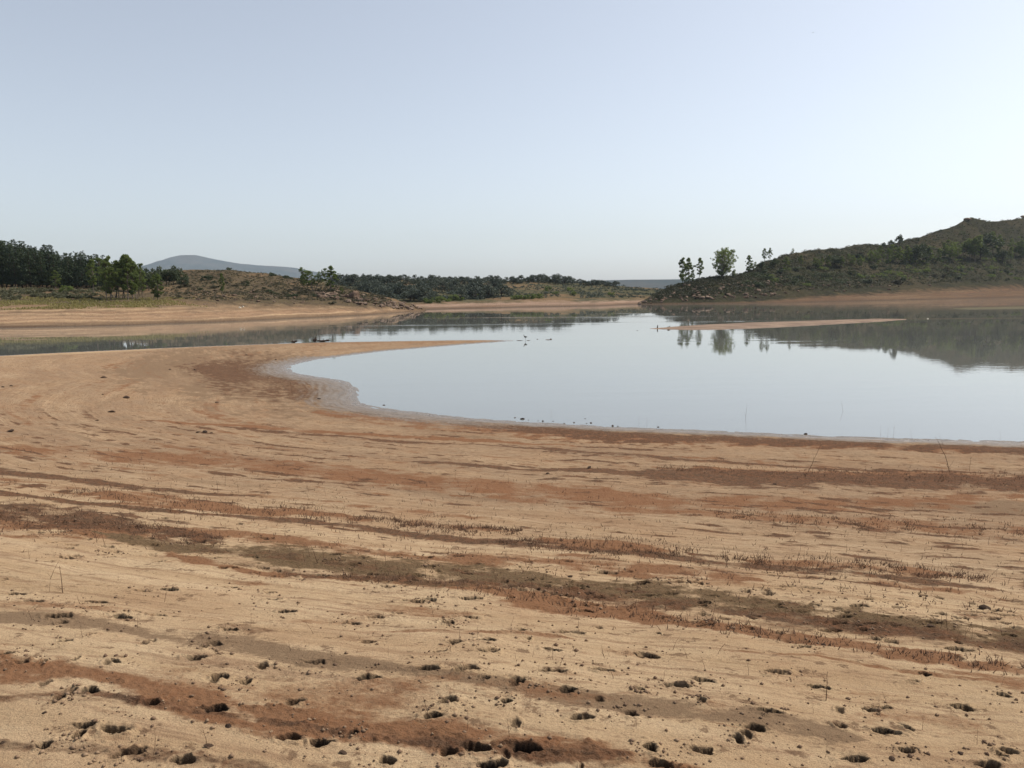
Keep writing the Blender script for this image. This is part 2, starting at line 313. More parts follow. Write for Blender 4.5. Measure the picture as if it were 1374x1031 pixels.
# ------------------------------------------------------------------ water
M = N('lake_water'); pos = M.n('ShaderNodeTexCoord').outputs['Object']
w1 = M.noise(M.mapv(pos, (.55, 1.3, 1)), 1.3, 3, .6); w2 = M.noise(M.mapv(pos, (.35, 1.0, 1)), .25, 3, .55)
pat = M.noise(M.mapv(pos, (.006, .035, 1)), 1, 4, .6, .5); pat3 = M.noise(M.mapv(pos, (.004, .07, 1)), 1, 3, .6, .3); pat2 = M.math('ADD', M.rng(pat, .46, .62, .12, 1.0), M.rng(pat3, .60, .68, 0, 3.2))
hgt = M.math('MULTIPLY', M.math('ADD', M.math('MULTIPLY', w1, .5), M.math('MULTIPLY', w2, .9)), pat2)
M.done(M.bsdf((.15, .152, .138), .012, .5, hgt, .36, .022)); M.b.inputs['IOR'].default_value = 2.1
water = ob('water', mk('water', [(-9000, -300, 0), (9000, -300, 0), (9000, 9000, 0), (-9000, 9000, 0)], [(0, 1, 2, 3)], M.m, False))
tag(water, 'calm grey lake water mirroring the far shores and the pale sky', 'water', None, 'structure')
# ------------------------------------------------------------------ banks and hills from measured profiles
class Bank:
    def __init__(s, cols, nrow):        # cols: (px, waterline py, [(dY, py) ...], back [(dY, z) ...])
        s.px = np.array([c[0] for c in cols], float); C = []
        for c in cols:
            yw = W(c[0], c[1])[1]; row = [(yw-14, -1.2), (yw, 0.0)]
            for dy, py in c[2]: row.append((yw+dy, float(P(c[0], py, yw+dy)[2])))
            for dy, z in c[3]: row.append((yw+dy, z))
            C.append(row)
        s.C = np.array(C); s.n = s.C.shape[1]
    def prof(s, px):
        i = np.clip(np.searchsorted(s.px, px)-1, 0, len(s.px)-2); t = np.clip((px-s.px[i])/(s.px[i+1]-s.px[i]), 0, 1); t = t*t*(3-2*t)*.5+t*.5
        return s.C[i]*(1-t)[..., None, None]+s.C[i+1]*t[..., None, None]
    def surf(s, px, Y):                  # px scalar
        c = s.prof(np.array(float(px))); return float(np.interp(Y, c[:, 0], c[:, 1]))+s.nz(px, Y, c)
    def nz(s, px, Y, c): return 0.0
    def at(s, px, py, off=0):            # first place on the bank that shows at this pixel
        c = s.prof(np.array(float(px))); Ys = np.linspace(c[1, 0], c[-2, 0], 500); z = np.interp(Ys, c[:, 0], c[:, 1])
        tx, tz = ray(px, py); zz = H+Ys*float(tz); k = np.argmax(zz <= z)
        if not (zz <= z).any(): k = int(np.argmin(zz-z))
        return np.array([Ys[k]*float(tx), Ys[k], z[k]])
    def mesh(s, name, mat, pxs, sub, amp, sc, seed, shift=lambda p: 0*p):
        c = s.prof(pxs); rows = []; V = []
        for r in range(s.n-1):
            for j in range(sub[r]):
                t = j/sub[r]; rows.append(c[:, r]*(1-t)+c[:, r+1]*t); V.append(r+t)
        rows.append(c[:, -1]); V.append(s.n-1.)
        R = np.array(rows); Y = R[..., 0]; Z = R[..., 1].copy()
        tx, _ = ray(pxs, np.full(len(pxs), 393.)); X = Y*tx[None]
        V = np.array(V)[:, None]+0*X
        k = sm(1.5, 3.2, V)
        Z += (amp*k+.02)*(fbm(X/sc, Y/sc, 5, seed, .6)+.35*np.abs(fbm(X/sc*2.5, Y/sc*2.5, 3, seed+9)))*np.where(V >= 1, 1, 0)
        Z += .12*np.where((V > 1) & (V < 2.4), 1, 0)*fbm(X/30, Z*2.2, 2, seed+4)
        me = mk(name, np.stack([X, Y, Z], -1).reshape(-1, 3), gridf(*X.shape), mat)
        attr(me, 'zone', (V+shift(pxs)[None]).reshape(-1), 'FLOAT'); s.grid = (X, Y, Z, V)
        return me
def bank_mat(name, z1, veg1, veg2, dry, s1=SAND1, s2=SAND2, sandtop=2.0, soft=.5, sc=1., ring=1.3, rock=(.2, .15, .12)):
    M = N(name); pos = M.n('ShaderNodeTexCoord').outputs['Object']
    zone = M.n('ShaderNodeAttribute', attribute_name='zone').outputs['Fac']
    sx = M.n('ShaderNodeSeparateXYZ'); M.l(pos, sx.inputs[0])
    big = M.noise(pos, .05*sc, 5, .6); mid = M.noise(pos, .35*sc, 5, .65); fine = M.noise(pos, 1.6*sc, 4, .7)
    zz = M.math('ADD', M.math('MULTIPLY', sx.outputs[2], ring), M.math('MULTIPLY', big, 3.))
    cm = M.n('ShaderNodeCombineXYZ'); M.l(zz, cm.inputs[2]); M.l(M.math('MULTIPLY', sx.outputs[0], .006), cm.inputs[0])
    rg = M.noise(cm.outputs[0], 1.7, 3, .6)
    c = M.mix(M.rng(rg, .38, .6), s1, s2); c = M.mix(M.rng(rg, .56, .66, 0, .6), c, (.26, .15, .09))
    c = M.mix(M.rng(mid, .5, .75, 0, .5), c, rock)
    v = M.mix(M.rng(mid, .35, .65), veg1, veg2); v = M.mix(M.rng(big, .5, .62, 0, .8), v, dry); v = M.mix(M.rng(fine, .5, .7, 0, .7), v, rock)
    k = M.math('ADD', zone, M.math('MULTIPLY', M.math('SUBTRACT', mid, .5), 1.6)); k = M.rng(k, sandtop-soft*.3, sandtop+soft)
    c = M.mix(k, c, v)
    wetk = M.rng(sx.outputs[2], .08, .7, .85, 0.); c = M.mix(wetk, c, (.085, .058, .04))
    M.done(M.bsdf(c, 1., .02, M.math('ADD', fine, mid), .9, .35/sc)); return M.m
# left bank
Lb = Bank([
 (-700, 443, [(18, 420), (34, 406), (60, 394), (90, 389), (170, 372)], [(240, 13), (420, 13)]),
 (-200, 441.5, [(17, 418), (32, 402), (55, 391), (85, 386), (165, 370)], [(240, 13), (420, 13)]),
 (0, 440, [(16, 416), (30, 401), (52, 390), (80, 386), (160, 370)], [(240, 13), (420, 13)]),
 (100, 438, [(15, 415), (28, 403), (50, 393), (80, 387), (150, 371)], [(230, 13), (420, 12)]),
 (170, 436.5, [(15, 413), (26, 404), (45, 396), (75, 387), (140, 369)], [(220, 12), (400, 11)]),
 (230, 434, [(14, 413), (25, 404), (45, 391), (75, 378), (120, 364)], [(180, 12), (380, 8)]),
 (270, 433, [(14, 414), (26, 404), (46, 391), (75, 375), (108, 362)], [(160, 11), (360, 4)]),
 (310, 431.5, [(14, 415), (27, 404), (46, 391), (70, 376), (100, 362.5)], [(150, 10), (340, -1)]),
 (350, 429.5, [(13, 415), (25, 405), (42, 393), (64, 380), (92, 366)], [(140, 9), (300, -2)]),
 (400, 427, [(12, 414), (22, 405), (36, 395), (54, 384), (78, 373.5)], [(120, 7), (240, -2)]),
 (440, 425.3, [(10, 414), (18, 406), (30, 398), (44, 390), (64, 382)], [(95, 4), (160, -2)]),
 (480, 423.2, [(7, 415), (12, 408), (19, 401), (27, 395), (36, 390)], [(55, 2), (90, -2)]),
 (520, 420.6, [(4, 415.5), (8, 410), (12, 405.5), (17, 402), (22, 400)], [(34, 1), (55, -2)]),
 (548, 418.6, [(2, 416), (4, 413.2), (6, 410.5), (8, 408.5), (10, 407.5)], [(18, .4), (30, -2)]),
 (566, 417.6, [(1, 417), (2, 416.2), (3, 415.2), (4, 414.5), (6, 414.5)], [(10, -.3), (18, -2)]),
 (574, 417.3, [(1, 418.5), (2, 418.6), (3, 418.8), (4, 419), (6, 419)], [(10, -1), (18, -2)])], 8)
mL = bank_mat('left_bank_soil', 2, (.105, .082, .045), (.07, .052, .034), (.175, .115, .065), sandtop=1.85, soft=.9, ring=1.5, s1=(.40, .275, .165), s2=(.24, .15, .092), rock=(.16, .11, .085))
me = Lb.mesh('left_bank', mL, np.concatenate([np.arange(-700, -40, 12), np.arange(-40, 574.1, 1.6)]), [4, 22, 14, 14, 16, 16, 8, 6], .55, 9, 101)
tag(ob('left_shore_terrain', me), 'sandy left shore rising through grass to a brown heath hill', 'shore', None, 'structure')
# far centre bank
Cb = Bank([
 (400, 416.5, [(18, 411), (45, 400), (85, 386), (150, 376)], [(230, 10), (500, 6)]),
 (500, 416.2, [(18, 410), (50, 399), (85, 386), (150, 375)], [(230, 10), (500, 6)]),
 (570, 415.5, [(20, 408), (50, 399), (85, 389), (145, 376)], [(230, 10), (500, 6)]),
 (640, 413.8, [(18, 407), (45, 399), (80, 389), (140, 377)], [(220, 9), (500, 6)]),
 (720, 412, [(17, 405.5), (42, 396), (80, 386), (135, 377)], [(220, 9), (500, 6)]),
 (800, 410.8, [(16, 404.5), (40, 397), (75, 388), (125, 381)], [(210, 8), (500, 5)]),
 (850, 408.6, [(15, 403.5), (36, 397), (65, 391), (110, 386)], [(200, 6), (500, 4)]),
 (880, 407.4, [(12, 402.5), (30, 397), (60, 391), (95, 387.5)], [(180, 5), (500, 3)]),
 (905, 406.6, [(12, 401.5), (30, 397), (60, 392), (95, 389)], [(180, 4), (500, 3)]),
 (935, 406, [(12, 401), (30, 397), (60, 393), (95, 391)], [(180, 4), (500, 3)])], 7)
mC = bank_mat('far_bank_soil', 2, (.085, .08, .042), (.06, .055, .034), (.2, .125, .07), s1=(.34, .24, .17), s2=(.23, .15, .108), sandtop=1.85, soft=.4, ring=1.0, sc=.6, rock=(.13, .11, .07))
me = Cb.mesh('far_bank', mC, np.arange(400, 935.1, 2), [3, 12, 16, 16, 16, 8, 8], .7, 16, 131)
tag(ob('far_hill_terrain', me), 'low tan and olive hillside across the lake', 'hill', None, 'structure')
# right hill
Rb = Bank([
 (850, 408.8, [(1, 409.5), (2, 410), (3, 410.5), (4, 411), (6, 411)], [(9, -1.2), (20, -2)]),
 (858, 408.7, [(1, 408), (2, 407.3), (3, 406.8), (4, 406.4), (6, 406)], [(12, .5), (40, -2)]),
 (880, 408.5, [(3, 405), (6, 402), (9, 399.5), (13, 396.5), (18, 395)], [(40, 2), (90, -2)]),
 (905, 408.3, [(5, 403.5), (10, 398), (16, 392), (22, 387.5), (30, 385)], [(60, 4), (140, -2)]),
 (925, 408, [(6, 403), (12, 396), (20, 389), (30, 381.5), (40, 379)], [(70, 6), (160, -2)]),
 (950, 408, [(7, 402.5), (14, 394), (25, 385), (38, 376.5), (50, 373)], [(80, 8), (180, -2)]),
 (985, 407.6, [(9, 402), (18, 393), (32, 384), (48, 375), (62, 370.5)], [(100, 9), (200, -2)]),
 (1003, 407.4, [(10, 401.5), (20, 392), (38, 381), (58, 370), (75, 364.5)], [(110, 11), (220, 0)]),
 (1024, 407, [(11, 401), (24, 390), (45, 377), (68, 362), (88, 352)], [(130, 14), (240, 4)]),
 (1060, 406.2, [(13, 399.5), (28, 387), (54, 372), (85, 354), (108, 341)], [(150, 18), (300, 10)]),
 (1090, 405.4, [(15, 398), (32, 386), (60, 370), (92, 350), (118, 335.5)], [(160, 22), (320, 14)]),
 (1120, 404.8, [(16, 396.5), (35, 385), (62, 369), (96, 348), (124, 334)], [(170, 24), (340, 16)]),
 (1148, 404, [(17, 395), (38, 384), (64, 368), (100, 345), (130, 328)], [(180, 27), (360, 18)]),
 (1185, 403.2, [(18, 393), (40, 381), (68, 365), (105, 344), (138, 329.5)], [(190, 28), (380, 20)]),
 (1220, 402.4, [(19, 391), (42, 379), (72, 362), (112, 339), (148, 321)], [(200, 32), (400, 24)]),
 (1265, 401.4, [(20, 388), (44, 377), (76, 360), (120, 334), (158, 307)], [(210, 38), (400, 28)]),
 (1298, 400.6, [(21, 386.5), (46, 376), (80, 358), (128, 330), (166, 292.5)], [(220, 40), (420, 30)]),
 (1325, 400, [(21, 385.5), (46, 375), (80, 357), (130, 328), (170, 298)], [(230, 42), (420, 32)]),
 (1352, 399.2, [(22, 384), (48, 374), (82, 356), (134, 326), (176, 295)], [(240, 44), (440, 34)]),
 (1374, 398.6, [(22, 383), (48, 373), (84, 354), (138, 324), (182, 291)], [(240, 46), (440, 36)]),
 (1600, 394, [(24, 378), (52, 366), (90, 345), (145, 312), (190, 282)], [(260, 50), (460, 40)]),
 (1900, 388, [(24, 372), (52, 360), (90, 335), (145, 305), (190, 280)], [(260, 45), (460, 30)])], 8)
mR = bank_mat('right_hill_soil', 2, (.036, .038, .017), (.022, .02, .013), (.055, .045, .024), s1=(.175, .115, .07), s2=(.10, .062, .04), sandtop=1.75, soft=.45, ring=.9, sc=.7, rock=(.10, .08, .07))
me = Rb.mesh('right_hill', mR, np.concatenate([np.arange(850, 1420, 1.5), np.arange(1424, 1900, 8)]), [3, 16, 18, 24, 28, 28, 8, 6], 1.1, 10, 171, lambda p: sm(1110, 960, p)*.85)
tag(ob('right_hill_terrain', me), 'dark heath covered hill with rocky point and tan drawdown shore', 'hill', None, 'structure')
# distant ridge and mountain
def range_mesh(name, sky, Y0, depth, amp, mat, seed):
    s = np.array(sky, float); pxs = np.arange(s[0, 0], s[-1, 0], 2.5); py = np.interp(pxs, s[:, 0], s[:, 1]); ridge = P(pxs, py, np.full(len(pxs), Y0+depth))
    ts = np.linspace(0, 1, 46); rows = []
    for t in ts:
        Y = Y0+depth*t; X = ridge[:, 0]; Z = -2+(ridge[:, 2]+2)*t**.8
        n = fbm(X/(depth*.22), Y/(depth*.22)+0*X, 5, seed, .55)
        Z = Z+amp*(np.sin(t*math.pi)+.12)*n; rows.append(np.stack([X, Y+0*X, Z], -1))
    for t in (.25, .7, 1.4): rows.append(np.stack([ridge[:, 0], ridge[:, 1]+depth*t, ridge[:, 2]*(1-.35*t)-3], -1))
    R = np.array(rows); return mk(name, R.reshape(-1, 3), gridf(R.shape[0], R.shape[1]), mat)
M = N('distant_forest'); pos = M.n('ShaderNodeTexCoord').outputs['Object']
n1 = M.noise(pos, .004, 6, .65); n2 = M.noise(pos, .04, 4, .7)
c = M.mix(M.rng(n1, .42, .6), (.022, .032, .03), (.055, .052, .045)); c = M.mix(M.rng(n2, .4, .7, 0, .6), c, (.03, .04, .03))
forest = M.done(M.bsdf(c, 1., 0., n2, .8, 6.))
tag(ob('distant_mountain', range_mesh('distant_mountain', [(60, 385), (120, 372), (165, 364), (192, 359), (208, 353), (228, 345.5), (243, 342.5), (262, 342.5), (283, 347), (305, 351), (322, 354), (345, 356.3), (375, 358), (395, 359.5), (415, 363.5), (440, 367), (470, 371), (510, 376), (570, 384), (660, 393)], 5600, 1500, 45, forest, 201)),
    'blue hazy mountain on the horizon beyond the left hill', 'mountain', None, 'structure')
tag(ob('distant_ridge', range_mesh('distant_ridge', [(560, 392), (680, 386), (760, 379.5), (800, 376.5), (850, 375.5), (920, 375), (1000, 373), (1100, 372), (1180, 376)], 3200, 800, 14, forest, 205)),
    'long low blue forested ridge on the horizon', 'ridge', None, 'structure')
# sandbar
M = N('bar_sand'); pos = M.n('ShaderNodeTexCoord').outputs['Object']; n1 = M.noise(M.mapv(pos, (.25, 1.2, 1)), 1, 5, .6); n2 = M.noise(pos, 4, 4, .7)
c = M.mix(M.rng(n1, .4, .62), (.28, .205, .15), (.17, .12, .092)); c = M.mix(M.rng(n2, .5, .7, 0, .5), c, (.1, .07, .055))
barm = M.done(M.bsdf(c, 1., .03, n2, .6, .05))
m_mudbar = N('dark_bar_mud'); m_mudbar = m_mudbar.done(m_mudbar.bsdf((.11, .095, .06), 1., .03))
def bar(name, pts, lab, mat=None):                # (px, near py, far py)
    a = np.array(pts, float); pxs = np.linspace(a[0, 0], a[-1, 0], 260); n = np.interp(pxs, a[:, 0], a[:, 1]); f = np.interp(pxs, a[:, 0], a[:, 2])
    A = W(pxs, n); B = W(pxs, f); ts = np.linspace(-.25, 1.25, 31); rows = []
    for t in ts:
        q = A*(1-t)+B*t; wd = np.abs(B-A).max(1); z = .035*wd*(1-((t-.5)/.5)**2)*.8
        z = np.clip(z, -.5, .3)+.03*fbm(q[:, 0]/3, q[:, 1]/2, 4, 77); rows.append(np.column_stack([q, z]))
    R = np.array(rows); tag(ob(name, mk(name, R.reshape(-1, 3), gridf(31, 260), mat or barm)), lab, 'sandbar', None, 'structure')
bar('sandbar', [(872, 441.4, 441.2), (890, 442, 440), (930, 442.4, 437.6), (1000, 440.6, 434.6), (1060, 437.8, 432.6), (1130, 434, 430.2), (1180, 431.4, 428.6), (1216, 429.2, 428.6)], 'thin tan sandbar lying across the mirror water below the right hill')
bar('mudbank', [(1278, 414.6, 414.5), (1300, 415, 413.8), (1374, 413.8, 412.4), (1420, 413, 411)], 'faint sliver of mud in the dark reflection near the right shore', m_mudbar)
# ------------------------------------------------------------------ vegetation
def leaf_mat(name, c1, c2, tr=.25):
    M = N(name); pos = M.n('ShaderNodeTexCoord').outputs['Object']; oi = M.n('ShaderNodeObjectInfo').outputs['Random']
    n = M.noise(pos, 9, 3, .6); k = M.math('ADD', M.math('MULTIPLY', n, .7), M.math('MULTIPLY', oi, .35)); c = M.mix(M.rng(k, .3, .75), c1, c2)
    b = M.bsdf(c, .65, .25); t = M.n('ShaderNodeBsdfTranslucent'); M.l(M.mix(.5, c, (c2[0]*1.6, c2[1]*1.6, c2[2]*.9)), t.inputs[0])
    mx = M.n('ShaderNodeMixShader'); mx.inputs[0].default_value = tr; M.l(b, mx.inputs[1]); M.l(t.outputs[0], mx.inputs[2]); return M.done(mx.outputs[0])
def wood_mat(name, c1, c2):
    M = N(name); pos = M.n('ShaderNodeTexCoord').outputs['Object']; n = M.noise(pos, 30, 4, .6)
    return M.done(M.bsdf(M.mix(M.rng(n, .35, .65), c1, c2), .9, .15, n, .5, .01))
m_pine = leaf_mat('pine_needles', (.018, .032, .016), (.045, .065, .028), .12)
m_pop = leaf_mat('poplar_leaves', (.062, .092, .03), (.14, .175, .055), .42)
m_oak = leaf_mat('oak_leaves', (.035, .052, .026), (.07, .085, .04), .2)
m_shr = leaf_mat('broom_leaves', (.075, .08, .045), (.14, .135, .08), .2)
m_hth = leaf_mat('heather_twigs', (.042, .042, .025), (.09, .078, .042), .12)
m_hazed = leaf_mat('haze_tinted_leaves', (.045, .06, .05), (.085, .10, .075), .15)  # oak leaves greyed and blued: distance haze put into the leaf colour
m_rsc = leaf_mat('hill_scrub_leaves', (.03, .034, .018), (.075, .072, .035), .15)
m_bark = wood_mat('bark', (.09, .07, .055), (.2, .17, .14)); m_dbark = wood_mat('dark_bark', (.04, .03, .025), (.09, .07, .055))
m_dead = wood_mat('dead_stem', (.05, .028, .02), (.15, .085, .05)); m_drift = wood_mat('driftwood', (.035, .025, .02), (.09, .06, .045))
def tube(pts, rad, n=6):
    pts = np.array(pts, float); V = []; f = []
    for i, p in enumerate(pts):
        d = pts[min(i+1, len(pts)-1)]-pts[max(i-1, 0)]; d /= np.linalg.norm(d)+1e-9
        a = np.cross(d, (0, 0, 1) if abs(d[2]) < .9 else (1, 0, 0)); a /= np.linalg.norm(a); b = np.cross(d, a)
        for k in range(n): t = 2*math.pi*k/n; V.append(p+rad[i]*(a*math.cos(t)+b*math.sin(t)))
    for i in range(len(pts)-1):
        for k in range(n): f.append((i*n+k, i*n+(k+1) % n, (i+1)*n+(k+1) % n, (i+1)*n+k))
    return np.array(V), np.array(f)
def join(parts):
    V = []; Fs = []; o = 0
    for v, f in parts: V.append(v); Fs.append(np.asarray(f)+o); o += len(v)
    return np.concatenate(V), np.concatenate(Fs)
def leaves(c, size, r):
    n = len(c); a = r.normal(size=(n, 3)); a /= np.linalg.norm(a, axis=1)[:, None]; b = np.cross(a, r.normal(size=(n, 3))); b /= np.linalg.norm(b, axis=1)[:, None]
    s = size*r.uniform(.55, 1.3, (n, 1)); a = a*s; b = b*s*.7
    return np.stack([c-a, c-b, c+a, c+b], 1).reshape(-1, 3), np.arange(n*4).reshape(-1, 4)
def blobs(r, cs, rs, n):                # leaf centres crowded toward each clump's outside
    cs = np.array(cs); rs = np.array(rs, float); w = rs**2; k = r.choice(len(cs), n, p=w/w.sum()); d = r.normal(size=(n, 3)); d /= np.linalg.norm(d, axis=1)[:, None]
    return cs[k]+d*rs[k][:, None]*(r.uniform(.25, 1.0, (n, 1))**.5)*np.array([1, 1, .85])
def pine(seed):
    r = np.random.default_rng(seed); cs = []; rs = []; tp = []
    lean = r.normal(0, .01, 2); tr = [(lean[0]*z, lean[1]*z, z) for z in np.linspace(0, .97, 8)]; tp.append(tube(tr, np.linspace(.016, .003, 8)))
    for z in np.arange(.16, .99, .055):
        R = (.20*(1-z)**.75+.035)*r.uniform(.75, 1.2); k = max(2, int(6*(1-z)+2)); a0 = r.uniform(0, 6)
        for j in range(k):
            a = a0+j*6.283/k+r.normal(0, .3); q = R*r.uniform(.5, 1); p = (q*math.cos(a), q*math.sin(a), z+r.normal(0, .015)); cs.append(p); rs.append(.05*r.uniform(.7, 1.3)*(1.25-z*.5))
            if j % 2 == 0: tp.append(tube([(lean[0]*z, lean[1]*z, z-.02), p], [.004, .001], 4))
    cs.append((lean[0], lean[1], .96)); rs.append(.03)
    return mk('trunk', *join(tp), m_dbark), mk('crown', *leaves(blobs(r, cs, rs, 2600), .017, r), m_pine, False)
def poplar(seed, wide=.16, base=.28, nb=1, n=1900, mat=None, sparse=1., ls=.016):
    r = np.random.default_rng(seed); cs = []; rs = []; tp = []
    for s in range(nb):
        a = r.uniform(0, 6.28); off = .0 if nb == 1 else .05; bx, by = off*math.cos(a), off*math.sin(a); tx, ty = bx+r.normal(0, wide*.4*(nb > 1)+.02), by+r.normal(0, wide*.4*(nb > 1)+.02); h = r.uniform(.8, .97) if s else .96
        ts = np.linspace(0, 1, 7); st = [(bx+(tx-bx)*t+r.normal(0, .006), by+(ty-by)*t+r.normal(0, .006), t*h) for t in ts]; tp.append(tube(st, np.linspace(.013, .003, 7)/(1+.25*(nb > 1))))
        for z in np.arange(base, h, .05):
            t = z/h; cx, cy = bx+(tx-bx)*t, by+(ty-by)*t; prof = math.sin(min(1, (t-base*.8)/(1-base*.8))**.8*math.pi*.93+.12)
            for j in range(4):
                a = r.uniform(0, 6.28); R = wide*max(.12, prof)*r.uniform(.3, 1.05)/(1+.3*(nb > 1)); p = (cx+R*math.cos(a), cy+R*math.sin(a), z+.35*R+r.normal(0, .01))
                if r.uniform() < .82*sparse: cs.append(p); rs.append(r.uniform(.022, .055))
                tp.append(tube([(cx, cy, z-.03), p], [.0035, .001], 4))
    return mk('trunk', *join(tp), m_bark), mk('crown', *leaves(blobs(r, cs, rs, n), ls, r), mat or m_pop, False)
def oak(seed, flat=.75, mat=None, n=1300, trunk=.25, ls=.035):
    r = np.random.default_rng(seed); cs = []; rs = []; tp = [tube([(0, 0, 0), (.01, 0, trunk+.1), (0, .02, .6)], [.03, .022, .008])]
    for i in range(26):
        a = r.uniform(0, 6.28); q = r.uniform(0, 1)**.5; z = r.uniform(0, 1); R = .46*q*(1-.55*z*z); p = (R*math.cos(a), R*math.sin(a), trunk+(1-trunk-.1)*z*(1-.35*q)); cs.append(p); rs.append(r.uniform(.09, .17))
        if i % 3 == 0: tp.append(tube([(0, 0, trunk), p], [.014, .004], 4))
    return mk('trunk', *join(tp), m_dbark), mk('crown', *leaves(blobs(r, cs, rs, n), ls, r), mat or m_oak, False)
def shrub(seed, mat, n=700, ls=.055, h=.8):
    r = np.random.default_rng(seed); cs = []; rs = []
    for i in range(14):
        a = r.uniform(0, 6.28); q = r.uniform(0, 1)**.5*.42; cs.append((q*math.cos(a), q*math.sin(a), r.uniform(.1, h-.18)*(1-q))); rs.append(r.uniform(.12, .22))
    p = blobs(r, cs, rs, n); p[:, 2] = np.abs(p[:, 2]); v, f = leaves(p, ls, r)
    tp = [tube([(0, 0, -.05), tuple(np.array(c)*.9)], [.02, .006], 4) for c in cs[:8]]
    return mk('shrub', *join([(v, f)]+tp), mat, False)
pines = [pine(s) for s in (1, 2, 3, 4)]
pops = [poplar(11, .2, .2, 1, 3600), poplar(12, .17, .18, 1, 3200), poplar(13, .26, .28, 3, 4200), poplar(14, .22, .22, 2, 3800), poplar(15, .16, .3, 1, 2600, None, 1.)]
oaks = [oak(s) for s in (21, 22, 23, 24)]
hazed_oaks = [oak(s, .75, m_hazed, 1300, .15) for s in (25, 26, 27, 28)]
shrubs = [shrub(s, m_shr) for s in (31, 32, 33)]; dshr = [shrub(s, m_oak) for s in (34, 35, 36)]; hshr = [shrub(s, m_hth) for s in (37, 38)]; gshr = [shrub(s, m_pop, 600, .05, 1.) for s in (39, 40, 41)]
def tree(name, var, p, h, label, cat, group=None, wx=1.):
    e = ob(name, None, None, (p[0], p[1], p[2]-.12)); tag(e, label, cat, group); e.rotation_euler = (0, 0, random.uniform(0, 6.28)); e.scale = (h*wx, h*wx, h)
    ob('trunk', var[0], e); ob('crown', var[1], e); return e
def bush(name, me, p, h, wx, label, cat, group=None):
    o = ob(name, me, None, (p[0], p[1], p[2]-.05*h), (0, 0, random.uniform(0, 6.28)), (h*wx, h*wx, h)); tag(o, label, cat, group); return o
def zmesh(bank, p):                      # height of the finished mesh near p
    X, Y, Z, V = bank.grid; px = proj(p[0], p[1], p[2])[0]; k = int(np.argmin((X-p[0])**2+(Y-p[1])**2)); return Z.ravel()[k]
def foot(bank, px, py):
    p = bank.at(px, py); p[2] = zmesh(bank, p); return p
def hgt(p, px, top): return max(.3, float(P(px, top, p[1])[2])-p[2])
U = random.uniform
# pine wood on the left
sky = np.array([(-160, 318), (-60, 320), (0, 322), (12, 323), (30, 328), (60, 332), (90, 337), (120, 341), (150, 346), (185, 352), (215, 358)], float)
G = 'pines of the wood behind the left shore'
for k, (dy, st) in enumerate(((74, 7.0), (84, 7.5), (98, 8), (116, 9), (136, 10))):
    px = -150+3*k
    while px < 152-(6*k if k < 3 else 0):
        c = Lb.prof(np.array(float(px))); Y = c[1, 0]+dy+U(-4, 4); tx = float(ray(px, 393)[0]); z = float(np.interp(Y, c[:, 0], c[:, 1])); p = np.array([Y*tx, Y, z])
        top = np.interp(px, sky[:, 0], sky[:, 1])+U(-5, 9)+(7-2*k if k < 3 else 0); h = hgt(p, px, top)
        tree('pine_tree', pines[random.randrange(4)], p, h, 'dark pine standing in the dense wood behind the left shore', 'pine tree', G, U(.95, 1.35)); px += st*U(.7, 1.3)
for px, top, base, w in ((196, 357, 388, 1.3), (207, 357, 386, 1.5), (216, 354.5, 384, 1.3), (224, 359, 383, 1.6), (233, 353.5, 383, 1.3), (241, 357, 382, 1.5), (247, 368, 386, 1.6), (200, 364, 390, 1.4), (186, 352, 390, 1.2), (177, 350, 390, 1.2), (168, 347, 390, 1.2), (158, 345, 390, 1.2)):
    p = foot(Lb, px, base); tree('oak_tree', oaks[random.randrange(4)], p, hgt(p, px, top), 'dark round crowned tree at the edge of the wood under the blue mountain', 'tree', 'dark trees between the poplars and the heath hill', w*.62)
for i, (px, top, w) in enumerate(((143, 347, 1), (149, 342, 1.1), (155, 340, 1.2), (161, 339.5, 1.2), (167, 343, 1.), (172, 341, 1.2), (178, 345, 1.1), (184, 349, 1.1), (190, 353, 1.))):
    p = foot(Lb, px, 402+U(-1.5, 1.5)); tree('poplar_tree', pops[i % 5], p, hgt(p, px, top), 'green poplar with bare lower trunk in the grove on the left shore', 'poplar', 'poplar grove in front of the pine wood', w*.85)
for px, top, base, v, w, lab in ((207, 368, 403, 4, 1.3, 'short young poplar standing just past the end of the grove'), (212, 366, 404, 1, 1.2, 'young poplar with a leaning trunk beside the sandy path'), (126, 347, 396, 4, 1.1, 'thin dark poplar standing apart before the pine wood'),
    (38, 352, 387, 4, 1., 'slim tree with a pale bare trunk before the dark pines'), (298, 366, 399, 4, .8, 'thin yellowish sapling alone on the brown heath slope'), (75, 362, 389, 0, 1.4, 'light green young tree rising before the pines')):
    p = foot(Lb, px, base); tree('young_tree', pops[v], p, hgt(p, px, top), lab, 'young tree', None, w)
for px, top, base, v, w, lab in ((420, 357, 391, 2, 1.45, 'fuller left one of two poplars above the rocky point'), (443, 355.5, 392, 0, 1.45, 'slimmer right one of two poplars above the rocky point'), (406, 366, 386, 3, 1.4, 'low dark green poplar beside the pair above the rocks'), (458, 384, 395, 0, 1.6, 'small round poplar sapling just below the pair of poplars')):
    p = foot(Lb, px, base); tree('poplar_tree', pops[v], p, hgt(p, px, top), lab, 'poplar', None, w)
